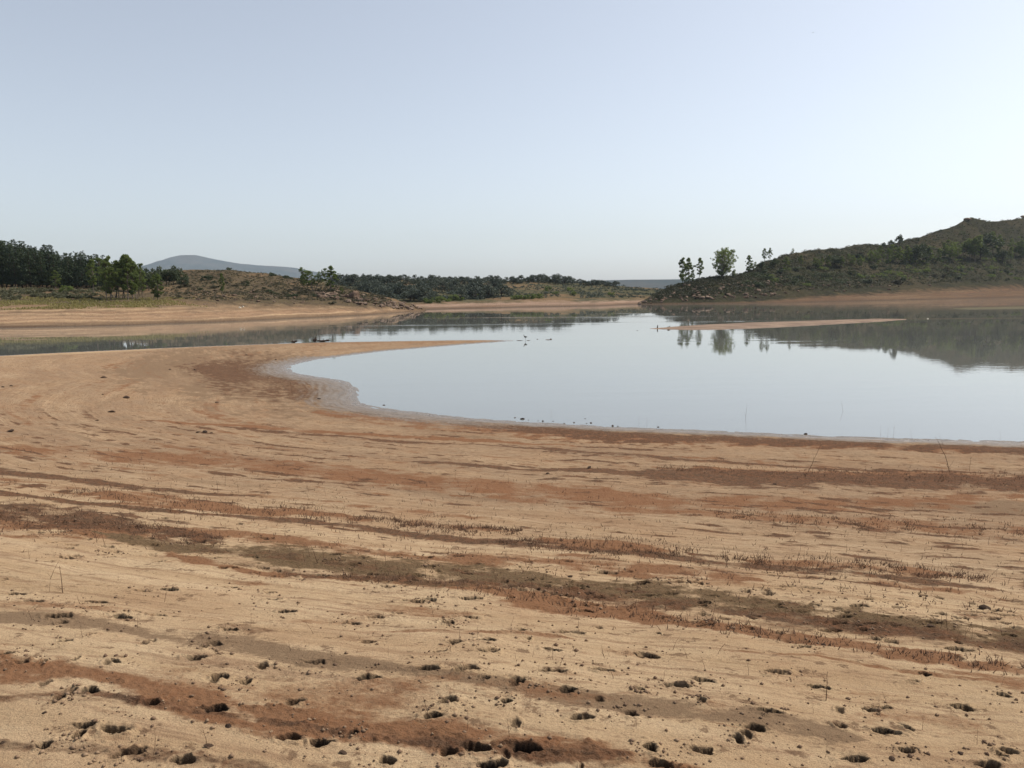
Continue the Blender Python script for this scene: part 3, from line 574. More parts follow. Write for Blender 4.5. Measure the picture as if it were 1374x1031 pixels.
for px, top, base, w, lab in ((90, 377, 393, 1.3, 'yellow green rounded bush in front of the pine wood'), (278, 366, 377, 1.4, 'dark round bush on the brown heath slope'), (365, 362, 371, 1.3, 'dark dome shaped bush on the crest of the heath hill'), (383, 367.5, 374, 1.3, 'small dark bush on the crest right of the dome shaped one'), (390, 370, 375, 1.3, 'smallest dark bush on the crest beside the poplars'), (307, 357, 362.5, 1.2, 'small dark bush standing alone on the hilltop against the mountain')):
    p = foot(Lb, px, base); bush('bush', (dshr if 'dark' in lab else gshr)[random.randrange(3)], p, hgt(p, px, top)*1.15, w, lab, 'bush')
for i in range(58):                      # broom along the foot of the wood
    px = U(-40, 138); base = U(388, 403); p = foot(Lb, px, base)
    bush('broom_shrub', shrubs[i % 3], p, U(.9, 1.9), U(1.3, 2.), 'grey green broom shrub in the belt between grass and pine wood', 'shrub', 'broom shrubs below the pine wood')
for i in range(46):
    px = U(235, 470); lo = np.interp(px, [235, 330, 400, 470], [384, 372, 380, 396]); p = foot(Lb, px, U(lo, lo+20))
    bush('heath_shrub', (hshr[i % 2] if i % 3 else dshr[i % 3]), p, U(.6, 1.3), U(1.4, 2.2), 'low dark heath shrub on the slope above the sandy shore', 'shrub', 'heath shrubs on the left hill')
# far side
G = 'small oaks on the far hillside'
rid = np.array([(440, 371), (470, 369), (500, 368), (520, 370), (560, 374), (600, 372), (640, 371), (660, 372), (700, 370), (728, 367), (750, 368), (780, 374), (800, 375), (830, 381), (860, 386), (890, 389)], float)
for i in range(150):
    if i < 76:
        px = 446+i*5.1+U(-2, 2); c = Cb.prof(np.array(px)); Y = c[-3, 0]-U(0, 26); top = np.interp(px, rid[:, 0], rid[:, 1])+U(-.5, 5)
        if px > 800: top += U(0, 3)
    else:
        px = 446+U(0, 1)**1.3*230; base = U(383, 405); Y = Cb.at(px, base)[1]; top = None
    tx = float(ray(px, 393)[0]); c = Cb.prof(np.array(px)); z = float(np.interp(Y, c[:, 0], c[:, 1])); p = np.array([Y*tx, Y, z]); p[2] = zmesh(Cb, p)
    h = U(3.2, 6.) if top is None else max(3., hgt(p, px, top-2.5))
    tree('oak_tree', hazed_oaks[i % 4], p, h, 'small round oak on the hazy hillside across the lake', 'oak tree', G, U(1.1, 1.7))
for px, base in ((690, 402), (695, 402.5), (700, 402), (705, 402.5), (711, 402), (716, 402), (722, 401), (600, 405), (590, 406), (608, 404), (618, 404), (575, 407), (745, 396), (770, 397), (820, 397), (640, 399), (735, 391), (765, 391)):
    p = foot(Cb, px, base); bush('green_bush', gshr[random.randrange(3)], p, U(2, 3.4), 1.2, 'green bush just above the bare far shore across the lake', 'bush', 'bushes above the far shore')
# right hill trees
for px, top, base, v, w, lab in ((916, 345, 381, 1, 1.15, 'tall narrow poplar at the outer end of the rocky point'), (925, 345, 380, 0, 1.2, 'tall narrow poplar second from the outer end of the rocky point'), (938, 345.5, 378, 4, 1.1, 'sparse thin trunked poplar between the narrow pair and the broad tree'), (1004, 342, 366, 1, 1.3, 'small upright poplar on the crest right of the broad tree'), (1009, 351, 364, 3, 1.5, 'lower of the two small poplars on the crest'),
    (1026, 333, 353, 4, 1.3, 'small forked poplar leaning left on the rising crest'), (1032, 332, 351, 0, 1.1, 'small slim poplar leaning over the rising crest'), (1064, 333, 342, 4, 1.3, 'tiny sparse tree on the upper crest'), (984, 361, 372, 3, 1.6, 'small bushy poplar close beside the broad tree'), (920, 365, 384, 2, 1.2, 'short bushy poplar at the foot of the narrow pair'), (930, 366, 381, 4, 1.2, 'low twiggy poplar in the gap beside the narrow pair')):
    p = foot(Rb, px, base); tree('poplar_tree', pops[v], p, hgt(p, px, top), lab, 'poplar', None, w)
big = poplar(77, .5, .1, 8, 11000, None, 1., .014); p = foot(Rb, 968, 374); tree('broad_tree', big, p, hgt(p, 968, 330), 'broad many stemmed green tree standing alone above the rocky point', 'tree', None, .9)
for i, (px, top, base, w) in enumerate(((1207, 313, 331, .8), (1195, 321, 333, 1.), (1186, 324, 334, 1.1), (1168, 326.5, 332, 1.2), (1232, 320, 326, 1.))):
    p = foot(Rb, px, base); tree('oak_tree', oaks[i % 4], p, hgt(p, px, top), ['tallest dark tree breaking the skyline of the right hill', 'dark tree just below the tallest skyline tree', 'round dark tree on the skyline lower than the tallest', 'lowest small dark tree on the skyline of the right hill', 'small dark tree on the skyline uphill of the tallest'][i], 'tree', None, w)
G = 'green trees on the flank of the right hill'
spots = [(1180, 332, 350), (1190, 335, 356), (1172, 337, 352), (1205, 330, 352), (1216, 332, 353), (1228, 330, 352), (1238, 328, 350), (1246, 334, 354), (1258, 336, 352), (1290, 322, 345), (1300, 318, 347), (1308, 322, 350), (1315, 326, 348), (1322, 314, 338), (1332, 313, 340), (1340, 318, 342), (1364, 323, 345), (1372, 325, 348), (1356, 334, 352), (1345, 336, 353), (1120, 344, 356), (1130, 346, 360), (1112, 345, 358), (1098, 348, 360), (1144, 343, 356), (1154, 346, 360), (1022, 352, 362), (1040, 348, 358), (1054, 347, 360), (1075, 345, 355), (1280, 330, 350), (1268, 328, 346), (1385, 322, 345), (1398, 318, 345), (1412, 315, 342)]
for i, (px, top, base) in enumerate(spots):
    p = foot(Rb, px, base+2); tree('poplar_tree', (pops+oaks[:2])[i % 7], p, hgt(p, px, top-3), 'green bushy tree among the scrub on the flank of the right hill', 'tree', G, U(1.1, 1.7))
for i in range(120):
    px = U(1010, 1420); t = np.interp(px, [1000, 1060, 1148, 1265, 1374, 1420], [374, 352, 336, 322, 310, 305]); b = np.interp(px, [1000, 1374], [388, 376]); py = t+(b-t)*random.random()**.8; p = foot(Rb, px, py)
    bush('hill_shrub', (dshr+gshr[:1]+hshr[:1])[i % 5], p, U(1.4, 3.4), U(1.2, 2.), 'low dark shrub among the scrub on the right hill', 'shrub', 'shrubs on the flank of the right hill')
# low scrub nobody could count, one object per hill
def scrub(name, bank, n, px0, px1, v0, v1, size, mat, lab, seed, thr=-.1):
    r = np.random.default_rng(seed); X, Y, Z, V = bank.grid; i = r.integers(0, X.shape[0], n*6); j = r.integers(0, X.shape[1], n*6); x, y, z, v = X[i, j], Y[i, j], Z[i, j], V[i, j]
    px, _ = proj(x, y, z); k = (px > px0) & (px < px1) & (v > v0) & (v < v1) & (fbm(x/12, y/12, 3, seed) > thr); x, y, z = x[k][:n], y[k][:n], z[k][:n]; q = len(x)
    x = x+r.normal(0, .8, q); y = y+r.normal(0, .8, q)
    s = size*r.uniform(.5, 1.4, q); c = np.repeat(np.stack([x, y, z], 1), 26, 0); s = np.repeat(s, 26); d = r.normal(size=(len(s), 3)); d /= np.linalg.norm(d, axis=1)[:, None]; d[:, 2] = np.abs(d[:, 2])*.75
    c = c+d*s[:, None]*r.uniform(.5, 1, (len(s), 1)); v_, f_ = leaves(c, size*.22, r)
    tag(ob(name, mk(name, v_, f_, mat, False)), lab, 'undergrowth', None, 'stuff')
scrub('left_hill_scrub', Lb, 2300, 225, 520, 3.1, 6.0, .45, m_hth, 'low brown heath covering the left hill above the sand', 301, -.3)
scrub('shore_scrub', Lb, 900, -80, 225, 3.3, 5.2, .5, m_shr, 'olive undergrowth along the foot of the pine wood', 302)
scrub('right_hill_scrub', Rb, 5200, 880, 1420, 2.7, 6.3, .9, m_rsc, 'dark heath and scrub covering the right hill', 303, -.35)
scrub('right_hill_broom', Rb, 1900, 1000, 1420, 3.2, 5.6, 1., m_oak, 'green broom patches spread over the right hill', 304, .1)
scrub('far_hill_scrub', Cb, 1500, 440, 645, 2.5, 5.4, 1.3, m_hazed, 'low green scrub scattered over the far hillside', 305, .05)
scrub('right_hill_thicket', Rb, 900, 1150, 1420, 3.6, 5.2, 1.6, m_pop, 'bright green thicket patches high on the right hill', 307, .12)
scrub('far_field_scrub', Cb, 1000, 640, 920, 2.5, 5.2, .8, m_hazed, 'thin low scrub dotting the tan field on the far hillside', 306, -.1)
def grassy(name, bank, n, px0, px1, v0, v1, mat, lab, seed):
    r = np.random.default_rng(seed); X, Y, Z, V = bank.grid; i = r.integers(0, X.shape[0]-1, n*5); j = r.integers(0, X.shape[1]-1, n*5); t = r.uniform(0, 1, (2, n*5)); 
    def L(A): return A[i, j]*(1-t[0])+A[i+1, j]*t[0]+(A[i, j+1]-A[i, j])*t[1]
    x, y, z, v = L(X), L(Y), L(Z), L(V); px, _ = proj(x, y, z); k = (px > px0) & (px < px1+90) & (r.uniform(0, 1, len(px)) > (px-px1+20)/110) & (v > v0) & (v < v1) & (fbm(x/9, y/5, 3, seed) > -.15+np.clip((px-px1)/200, 0, 1)); x, y, z = x[k][:n], y[k][:n], z[k][:n]; q = len(x)
    a = r.uniform(0, 6.28, q); w = r.uniform(.06, .14, q); h = r.uniform(.12, .38, q); b = np.stack([x, y, z], 1); dx = np.stack([np.cos(a)*w, np.sin(a)*w, 0*a], 1); tp = b+np.stack([r.normal(0, .08, q), r.normal(0, .08, q), h], 1)
    vv = np.stack([b-dx, b+dx, tp], 1).reshape(-1, 3); tag(ob(name, mk(name, vv, np.arange(q*3).reshape(-1, 3), mat, False)), lab, 'grass', None, 'stuff')
m_grass = leaf_mat('shore_grass', (.15, .15, .05), (.26, .22, .09), .3)
grassy('grass', Lb, 26000, -60, 205, 2.0, 3.3, m_grass, 'yellow green grass strip above the left sand bank', 311)
# ------------------------------------------------------------------ rocks
def rock_me(seed, mat, sub=3, flat=.7, name='rock'):
    import bmesh
    b = bmesh.new(); bmesh.ops.create_icosphere(b, subdivisions=sub, radius=1); r = np.random.default_rng(seed); cuts = [(r.normal(size=3), r.uniform(.45, .85)) for _ in range(11)]
    for v in b.verts:
        p = np.array(v.co)
        for n, d in cuts:
            n = n/np.linalg.norm(n); e = p@n-d
            if e > 0: p = p-n*e*.9
        p = p*(1+.07*r.normal()*.5); p[2] *= flat; v.co = p
    me = bpy.data.meshes.new(name); b.to_mesh(me); b.free(); me.materials.append(mat)
    me.polygons.foreach_set('use_smooth', np.zeros(len(me.polygons), bool)); return me
def rock_mat(name, a, b_, c_):
    M = N(name); pos = M.n('ShaderNodeTexCoord').outputs['Object']; oi = M.n('ShaderNodeObjectInfo').outputs['Random']; n = M.noise(pos, 2.2, 6, .65); f = M.noise(pos, 9, 4, .7)
    c = M.mix(M.rng(n, .35, .62), a, b_); c = M.mix(M.math('MULTIPLY', oi, .7), c, c_); c = M.mix(M.rng(f, .55, .7, 0, .6), c, (.05, .04, .035)); return M.done(M.bsdf(c, .95, .05, f, .7, .08))
m_rock = rock_mat('granite', (.17, .11, .075), (.095, .066, .05), (.25, .185, .14)); m_clod = rock_mat('mud_clod', (.09, .06, .045), (.05, .035, .028), (.14, .09, .06))
m_pale = rock_mat('pale_stone', (.62, .58, .48), (.5, .45, .36), (.7, .66, .55))
rocks = [rock_me(s, m_rock) for s in (51, 52, 53, 54, 55)]; clods = [rock_me(s, m_clod, 2, .6) for s in (61, 62, 63, 64)]; pale = rock_me(71, m_pale, 2)
def rock(me, p, s, label, group=None, name='boulder', cat='boulder', sq=None):
    o = ob(name, me, None, (p[0], p[1], p[2]+s*.15), (U(-.3, .3), U(-.3, .3), U(0, 6.28)), (s*U(.9, 1.6), s*U(.8, 1.1), s*U(.7, 1.1)) if sq is None else sq); tag(o, label, cat, group); return o
for i in range(130):
    t = random.random(); px = 425+t*141; lo = np.interp(px, [420, 480, 520, 550, 567], [398, 409, 414, 416.5, 417]); hi = np.interp(px, [420, 480, 520, 550, 567], [390, 392, 401, 408.5, 414.8]); p = foot(Lb, px, hi+(lo-hi)*random.random()**.7)
    rock(rocks[i % 5], p, U(.35, 1.1)*(1-.35*t), 'weathered brown boulder on the rocky point of the left shore', 'boulders of the left point')
rock(rocks[2], foot(Lb, 473, 401), 1.9, 'largest dark boulder heaped on the left point below the poplars')
rock(rocks[1], foot(Lb, 549, 415), 1.0, 'pale topped boulder at the outer end of the left point')
for i in range(60):
    px = U(255, 420); p = foot(Lb, px, U(398, 410) if i % 2 else np.interp(px, [250, 420], [392, 398])+U(-6, 6)); rock(rocks[i % 5], p, U(.18, .5), 'brown stone on the bare slope between sand and heath', 'stones scattered on the left slope', 'stone', 'stone')
for px, py, s in ((322, 414, .28), (326, 413, .34)): p = foot(Lb, px, py); rock(pale, p, s, ['smaller whitish stone on the upper sand of the left shore', 'larger whitish stone on the upper sand of the left shore'][s > .3], None, 'white_stone', 'stone')
for i in range(150):
    px = 858+random.random()**.8*190; lo = np.interp(px, [855, 900, 960, 1050], [408.5, 406, 402, 398]); hi = np.interp(px, [855, 880, 925, 1000, 1050], [408, 396, 382, 378, 372]); p = foot(Rb, px, hi+(lo-hi)*random.random()**.8)
    rock(rocks[i % 5], p, U(.35, 1.05), 'dark brown boulder on the rocky point below the right hill', 'boulders of the right point')
for i in range(45):
    px = U(1040, 1250); p = foot(Rb, px, np.interp(px, [1040, 1250], [388, 380])+U(-7, 7)); rock(rocks[i % 5], p, U(.4, .9), 'brown boulder on the bare strip between scrub and right shore', 'boulders on the lower right hill')
rock(rocks[3], foot(Rb, 1298, 297), 1.9, 'big rock outcrop on the highest peak of the right hill'); rock(rocks[0], foot(Rb, 1372, 294), 1.8, 'rock outcrop on the crest where the hill leaves the frame')
# clods and stones on the near flat: (px, py, width px, label)
near = [(150, 554, 9, 'largest dark mud clod alone on the smooth tan flat'), (130, 564, 5, 'small clod just below the largest clod on the tan flat'), (138, 530, 4, 'small round dark clod above the largest clod'), (139, 508, 10, 'flat dark clod on the upper part of the tan flat'), (170, 534, 12, 'long thin dark clod with a tail of twigs on the tan flat'),
 (14, 579, 12, 'flat dark clod at the left edge of the tan flat'), (4, 519, 6, 'small clod by the left edge near the wheel marks'), (15, 518, 6, 'small clod beside another near the wheel marks'), (291, 541, 6, 'small dark clod with a twig on the mud near the bay'), (262, 497, 5, 'tiny dark clod on the mottled mud toward the spit'), (228, 496, 5, 'tiny clod left of another on the mottled mud'), (265, 580, 7, 'left clod of the dark cluster on pale sand'), (274, 580, 9, 'middle and largest clod of the dark cluster on pale sand'), (283, 581, 5, 'right clod of the dark cluster on pale sand'),
 (88, 614, 4, 'small dark clod on the rust band at left'), (370, 483, 5, 'dark clod on the inner side of the spit'), (331, 477, 4, 'small dark clod at the root of the spit'), (428, 536, 6, 'dark clod on the wet flat beside the bay'), (515, 544, 5, 'dark clod at the water edge in the bay corner'), (765, 772, 10, 'dark crumbly clod in the trodden green band'), (1322, 816, 22, 'large dark mound of mud on the trodden strip at right'), (1250, 845, 12, 'dark clod below the large mound on the right'), (946, 836, 11, 'round dark clod on the lower edge of the green band'),
 (1158, 738, 5, 'small dark stone on pale sand above the wheel line'), (1166, 739, 4, 'small stone beside another on pale sand above the wheel line'), (280, 1008, 13, 'clod at the foot of a leaning stalk in the foreground'), (60, 964, 8, 'small dark clod alone in the left foreground'), (4, 1000, 9, 'small dark clod at the lower left corner'), (306, 978, 11, 'crumbly clod right of a deep hoof print in the foreground'), (461, 1012, 12, 'crumbly clod in the lower brown patch'), (515, 1022, 14, 'dark clod at the bottom edge on brown mud'), (325, 917, 6, 'small clod under a hoof print on pale sand'), (1196, 1013, 12, 'clod right of the lowest hoof print at right'), (1290, 1003, 12, 'dark clod above the bottom right hoof print'), (1105, 868, 8, 'small clod on the red strip at right'), (735, 636, 7, 'dark clod on the thin brown line near the water'), (790, 630, 9, 'dark clod at the start of the broad dark band'), (1040, 651, 6, 'clod on the grey part of the broad dark band')]
xy = hit([a[0] for a in near], [a[1] for a in near]); zz = gz(xy[:, 0], xy[:, 1])
for (a, q, z, i) in zip(near, xy, zz, range(99)):
    s = a[2]*q[1]/F/2; ob_ = rock(clods[i % 4], (q[0], q[1], z), s, a[3], None, 'mud_clod', 'mud clod', (s*1.15, s*.85, s*.75))
# stones standing in the shallows
sh = [(691, 561, 2.2), (701, 562.5, 5), (709, 564, 1.6), (722, 565, 1.6), (728, 565.5, 3), (742, 565.5, 2), (757, 568.5, 1.8), (770, 567.5, 2.6), (785, 562, 1.5), (787, 568.5, 2.2), (793, 568, 3), (822, 572, 4), (829, 572.3, 1.8), (883, 573.5, 3), (1081, 583, 4.5), (347, 497, 0)]
for i, (px, py, w) in enumerate(sh[:-1]):
    q = W(px, py); s = w*q[1]/F/2*1.1; o = ob('shallows_stone', clods[i % 4], None, (q[0], q[1], s*.2), (0, 0, U(0, 6)), (s*1.2, s, s*1.1)); tag(o, 'small dark stone breaking the water just off the near beach' if i < 14 else 'dark stone at the water edge apart from the others', 'stone', 'stones in the shallows' if i < 14 else None)
for px, py, w, h, lab in ((735, 456.3, 12, 1.6, 'long low dark rock off the tip of the spit'), (739, 455.6, 5, 3, 'lump of dark rock at the outer end past the spit'), (721, 455.5, 3, 2, 'small dark rock in the gap past the spit tip'), (697, 457.4, 10, 1.8, 'low dark rock at the very tip of the spit'), (709, 457.3, 6, 1.6, 'flat dark rock just beyond the spit tip'), (855, 444, 3, 1.2, 'small dark rock alone in open water'), (897, 443.3, 4, 3.5, 'dark rock in the water below the sandbar'), (1245, 428, 4, 2.2, 'small pale rock in the dark reflection beyond the sandbar')):
    q = W(px, py); s = q[1]/F/2; o = ob('rock', pale if 'pale' in lab else clods[int(px) % 4], None, (q[0], q[1], 0), (0, 0, .1), (w*s, w*s*.6, h*s*1.4)); tag(o, lab, 'rock')
# driftwood on the spit
def log(name, px, py, w, h, lab, seed):
    q = hit([px], [py])[0]; z = gz(q[0], q[1])[0]; s = w*q[1]/F; r = np.random.default_rng(seed); n = 9; hh = h*q[1]/F
    pts = [((t-.5)*s, r.normal(0, .03*s), hh*.35+hh*.35*abs(t-.4)*r.uniform(.6, 1.4)) for t in np.linspace(0, 1, n)]; pp = [tube(pts, [hh*.34*(1-.35*abs(t-.4))*r.uniform(.8, 1.2) for t in np.linspace(0, 1, n)], 7)]
    for k in (1, 4, 6): pp.append(tube([pts[k], (pts[k][0]+s*.06, r.normal(0, .1)*s, hh*r.uniform(.9, 1.3))], [hh*.15, hh*.05], 5))
    tag(ob(name, mk(name, *join(pp), m_drift), None, (q[0], q[1], z)), lab, 'driftwood')
log('driftwood_log', 434, 459, 16, 4, 'longest dark driftwood log lying on the back of the spit', 5); log('driftwood_stump', 423, 459, 4, 6, 'upright dark stump at the left end of the long driftwood', 6); log('driftwood_log', 395, 460, 7, 4, 'short dark driftwood lump further left on the spit', 7)
# ------------------------------------------------------------------ birds
m_fea = rock_mat('feathers', (.06, .05, .045), (.03, .028, .027), (.09, .08, .07))
def bird_mesh(kind):
    r = 9; ax = [(-.5, .02, .0), (-.38, .07, .01), (-.2, .15, .0), (.02, .19, -.01), (.2, .15, .02), (.3, .09, .1), (.37, .06, .2), (.42, .075, .28), (.5, .055, .29), (.56, .02, .27), (.66, .008, .26)]
    if kind == 'wader': ax = [(a, b*.85, c*1.35) for a, b, c in ax]
    v, f = tube([(a, 0, c) for a, b, c in ax], [b for a, b, c in ax], 10); pp = [(v, f)]
    if kind == 'wader':
        for s in (-1, 1): pp.append(tube([(0, s*.06, -.1), (.03, s*.06, -.4), (-.02, s*.06, -.7), (.08, s*.06, -.72)], [.02, .014, .014, .012], 5))
    if kind == 'flying':
        for s in (-1, 1):
            P_ = [(.15, s*.1, .02), (.2, s*.45, .2), (.1, s*.8, .22), (-.08, s*1.15, .08)]; Q = [(-.2, s*.1, .02), (-.15, s*.45, .19), (-.15, s*.8, .2), (-.14, s*1.15, .07)]
            V = np.array(P_+Q+[(a, b, c-.03) for a, b, c in P_]+[(a, b, c-.03) for a, b, c in Q]); ff = []
            for i in range(3): ff += [(i, i+1, i+5, i+4), (8+i, 12+i, 13+i, 9+i), (i, 8+i, 9+i, i+1), (4+i, 5+i, 13+i, 12+i)]
            ff += [(3, 11, 15, 7), (0, 4, 12, 8)]; pp.append((V, np.array(ff)))
    return mk('bird', *join(pp), m_fea)
q = W(705, 457.4); tag(ob('wading_bird', bird_mesh('wader'), None, (q[0], q[1], .36), (0, 0, 2.4), .46), 'dark wading bird standing at the tip of the spit', 'bird')
q = W(897, 440.5); tag(ob('water_bird', bird_mesh('duck'), None, (q[0], q[1], .1), (0, 0, .5), .5), 'dark water bird by the near edge of the sandbar', 'bird')
q = P(1091, 44, 90.); tag(ob('flying_bird', bird_mesh('flying'), None, q, (.1, .15, 1.2), .13), 'tiny dark bird flying high in the clear sky', 'bird')
q = W(882, 441.2); tag(ob('mooring_post', mk('post', *tube([(0, 0, -.5), (.01, 0, .15), (.03, 0, .42)], [.07, .07, .05], 8), m_drift), None, (q[0], q[1], 0)), 'short dark wooden post standing in the water beside the sandbar', 'post')
# ------------------------------------------------------------------ dead stalks
def stalk_mesh(seed, kind, thick=True):
    r = np.random.default_rng(seed); lean = {'straight': .08, 'leaning': .45, 'bent': .3, 'twiggy': .2}[kind]; a = r.uniform(0, 6.28); n = 7; pts = []; x = y = 0
    for i, t in enumerate(np.linspace(0, 1, n)):
        x += r.normal(0, .018)+lean*math.cos(a)/n*(1+(1.8*t if kind == 'bent' else 0)); y += r.normal(0, .018)+lean*math.sin(a)/n; pts.append((x, y, t*(1-.15*lean)-.05))
    kt = 1 if thick else .5; pp = [tube(pts, kt*np.linspace(.016, .006, n)*r.uniform(.8, 1.2), 5)]
    for k in range({'straight': 1, 'leaning': 1, 'bent': 1, 'twiggy': 6}[kind]):
        i = r.integers(1, n-1); d = r.uniform(.12, .35); b = r.uniform(0, 6.28); p = np.array(pts[i]); q = p+(d*math.cos(b)*.7, d*math.sin(b)*.7, d*.8); pp.append(tube([p, (p+q)/2+(0, 0, -.02), q], [.008*kt, .006*kt, .003*kt], 4))
    return mk('stalk', *join(pp), m_dead)
ST = {k: [stalk_mesh(700+i*7+len(k), k, False) for i in range(5)] for k in ('straight', 'leaning', 'bent', 'twiggy')}
SK = {k: [stalk_mesh(500+i*7+len(k), k) for i in range(5)] for k in ('straight', 'leaning', 'bent', 'twiggy')}
def put_stalks(lst, water=False):
    pxs = [a[0] for a in lst]; pys = [a[1] for a in lst]; q = np.array([W(a, b) for a, b in zip(pxs, pys)]) if water else hit(pxs, pys); z = np.zeros(len(lst)) if water else gz(q[:, 0], q[:, 1])
    for (px, py, hp, kind, lab, grp), p, zz in zip(lst, q, z):
        h = hp*math.hypot(p[1], 1.7)/F; th = max(1., min(3.2, .0042/(.02*h)))*(1+p[1]*.02)
        me = random.choice((ST if h > .22 else SK)[kind]); e = .8 if kind in ('straight',) else .9
        o = ob('dead_stalk', me, None, (p[0], p[1], zz), (U(-.1, .1), U(-.1, .1), U(0, 6.28)), (h*e, h*e, h)); tag(o, lab, 'stalk', grp)
L = [(1079, 634, 44, 'leaning', 'long dead twig leaning up from the broad dark band', None), (1278, 636, 52, 'bent', 'tall crooked dead stalk on the dark band by the water at right', None), (1300, 632, 22, 'twiggy', 'branched dead twig cluster beside the tall crooked stalk', None), (575, 964, 42, 'straight', 'tall straight stalk beside a hoof print in the lower middle', None), (684, 992, 28, 'straight', 'upright stalk above the pair of largest hoof prints', None), (283, 1009, 34, 'leaning', 'stalk rising from a clod in the left foreground', None), (206, 1020, 28, 'leaning', 'thin leaning stalk left of the one on the clod', None), (84, 792, 38, 'bent', 'long curved dead stem on pale sand at left', None), (66, 776, 26, 'bent', 'shorter curved stem beside the long curved one', None), (1005, 909, 19, 'straight', 'short stiff stalk on pale sand right of the middle', None), (1108, 938, 40, 'bent', 'bent stalk standing in the largest hoof print at right', None), (1106, 1010, 20, 'straight', 'straight stalk alone near the bottom right', None), (1311, 990, 22, 'straight', 'straight stalk above the bottom right hoof prints', None), (853, 980, 22, 'leaning', 'leaning stalk right of a deep hoof print', None), (626, 985, 24, 'leaning', 'thin stalk leaning right above the brown patch', None), (35, 716, 34, 'twiggy', 'bushy dark dead plant on the brown band at the left edge', None), (132, 732, 26, 'twiggy', 'bushy dead plant right of the one at the left edge', None), (142, 735, 20, 'twiggy', 'smaller bushy dead plant on the green brown band', None), (410, 757, 16, 'twiggy', 'dark twiggy plant on the green band', None), (430, 758, 30, 'leaning', 'leaning stalk on the green band', None), (1352, 782, 14, 'twiggy', 'dark twiggy tuft near the right edge above the wheel line', None), (1331, 770, 14, 'bent', 'crooked stub at the end of the stubble strip', None), (208, 540-15, 8, 'twiggy', 'dead twig lying on the tan flat', None), (425, 536, 14, 'twiggy', 'twiggy plant on the wet flat beside the bay', None), (392, 528, 16, 'twiggy', 'dead twig on the mottled mud inside the bay', None), (1272, 850, 26, 'straight', 'tall stalk on the brown band at right', None), (1302, 860, 20, 'straight', 'stalk right of the tall one on the brown band', None), (320, 660, 22, 'straight', 'tall thin stalk on pale ground left of the middle', None), (292, 662, 20, 'straight', 'thin stalk beside the tall one on pale ground', None), (228, 655, 8, 'bent', 'short bent stub on pale ground at left', None)]
zones = [  # px range, py as line, spread, height px, count, label, kinds, group
 ((20, 480), ((0, 690), (500, 706)), 8, (7, 14), 30, 'short dead stub in the rust stubble left of the middle', ('straight', 'leaning')),
 ((540, 700), ((540, 710), (700, 722)), 5, (7, 13), 16, 'short dead stub in the small stubble patch near the middle', ('straight', 'leaning', 'bent')),
 ((700, 940), ((700, 734), (940, 748)), 9, (9, 20), 22, 'upright dead stalk along the long rust stubble patch', ('straight', 'leaning')),
 ((940, 1340), ((940, 752), (1340, 776)), 9, (9, 20), 34, 'dead stalk along the orange stubble strip at right', ('straight', 'leaning', 'bent')),
 ((380, 1040), ((380, 760), (1040, 835)), 16, (9, 22), 44, 'thin dead stalk on the trodden green and brown band', ('straight', 'leaning', 'bent')),
 ((1040, 1374), ((1040, 835), (1374, 868)), 16, (9, 22), 24, 'thin dead stalk on the brown band at right', ('straight', 'leaning')),
 ((440, 980), ((440, 845), (980, 900)), 40, (10, 22), 34, 'thin stalk on the hoof printed pale sand', ('straight', 'leaning', 'bent')),
 ((980, 1374), ((980, 900), (1374, 960)), 45, (9, 18), 12, 'thin stalk on the pale sand at right', ('straight', 'leaning')),
 ((20, 440), ((20, 790), (440, 880)), 50, (8, 20), 18, 'thin stalk on the pale sand at left', ('straight', 'leaning', 'bent')),
 ((20, 560), ((20, 650), (560, 690)), 25, (6, 16), 26, 'thin stalk on the pale flat beyond the wheel line', ('straight', 'leaning')),
 ((560, 1374), ((560, 660), (1374, 740)), 26, (6, 14), 40, 'small dead stalk on the streaked flat toward the water', ('straight', 'leaning', 'bent'))]
for (a, b), ln, sp, hh, n, lab, kinds in zones:
    for i in range(n):
        px = U(a, b); py = np.interp(px, [ln[0][0], ln[1][0]], [ln[0][1], ln[1][1]])+U(-sp, sp); L.append((px, py, U(*hh), random.choice(kinds), lab, lab.replace('dead stalk', 'dead stalks').replace('stub ', 'stubs ')))
put_stalks(L)
WL = [(1000, 560, 22, 'bent', 'curved reed stem standing in open water off the beach', None), (1133, 552, 16, 'leaning', 'short leaning reed stem alone farthest out in the water', None), (1181, 586, 18, 'straight', 'left of three thin stems at the water edge', None), (1191, 586, 14, 'straight', 'middle of three thin stems at the water edge', None), (1199, 587, 18, 'straight', 'thickest of three thin stems at the water edge', None), (1224, 590, 16, 'leaning', 'leaning stem at the water edge right of the three', None), (1342, 590, 14, 'straight', 'thin stem in the shallows near the right edge', None), (1015, 580, 10, 'straight', 'short stem at the water edge near a dark stone', None), (1268, 600, 22, 'leaning', 'leaning stem on the shore strip at right', None), (857, 566, 8, 'straight', 'tiny stem in the shallows off the near beach', None), (868, 567, 8, 'straight', 'tiny stem beside another in the shallows', None), (882, 574, 6, 'bent', 'crooked stub at the shore line', None), (487, 517, 7, 'straight', 'short dark stem in the bay corner', None), (740, 556, 8, 'straight', 'faint stem in the water off the dark band', None)]
put_stalks(WL, True)
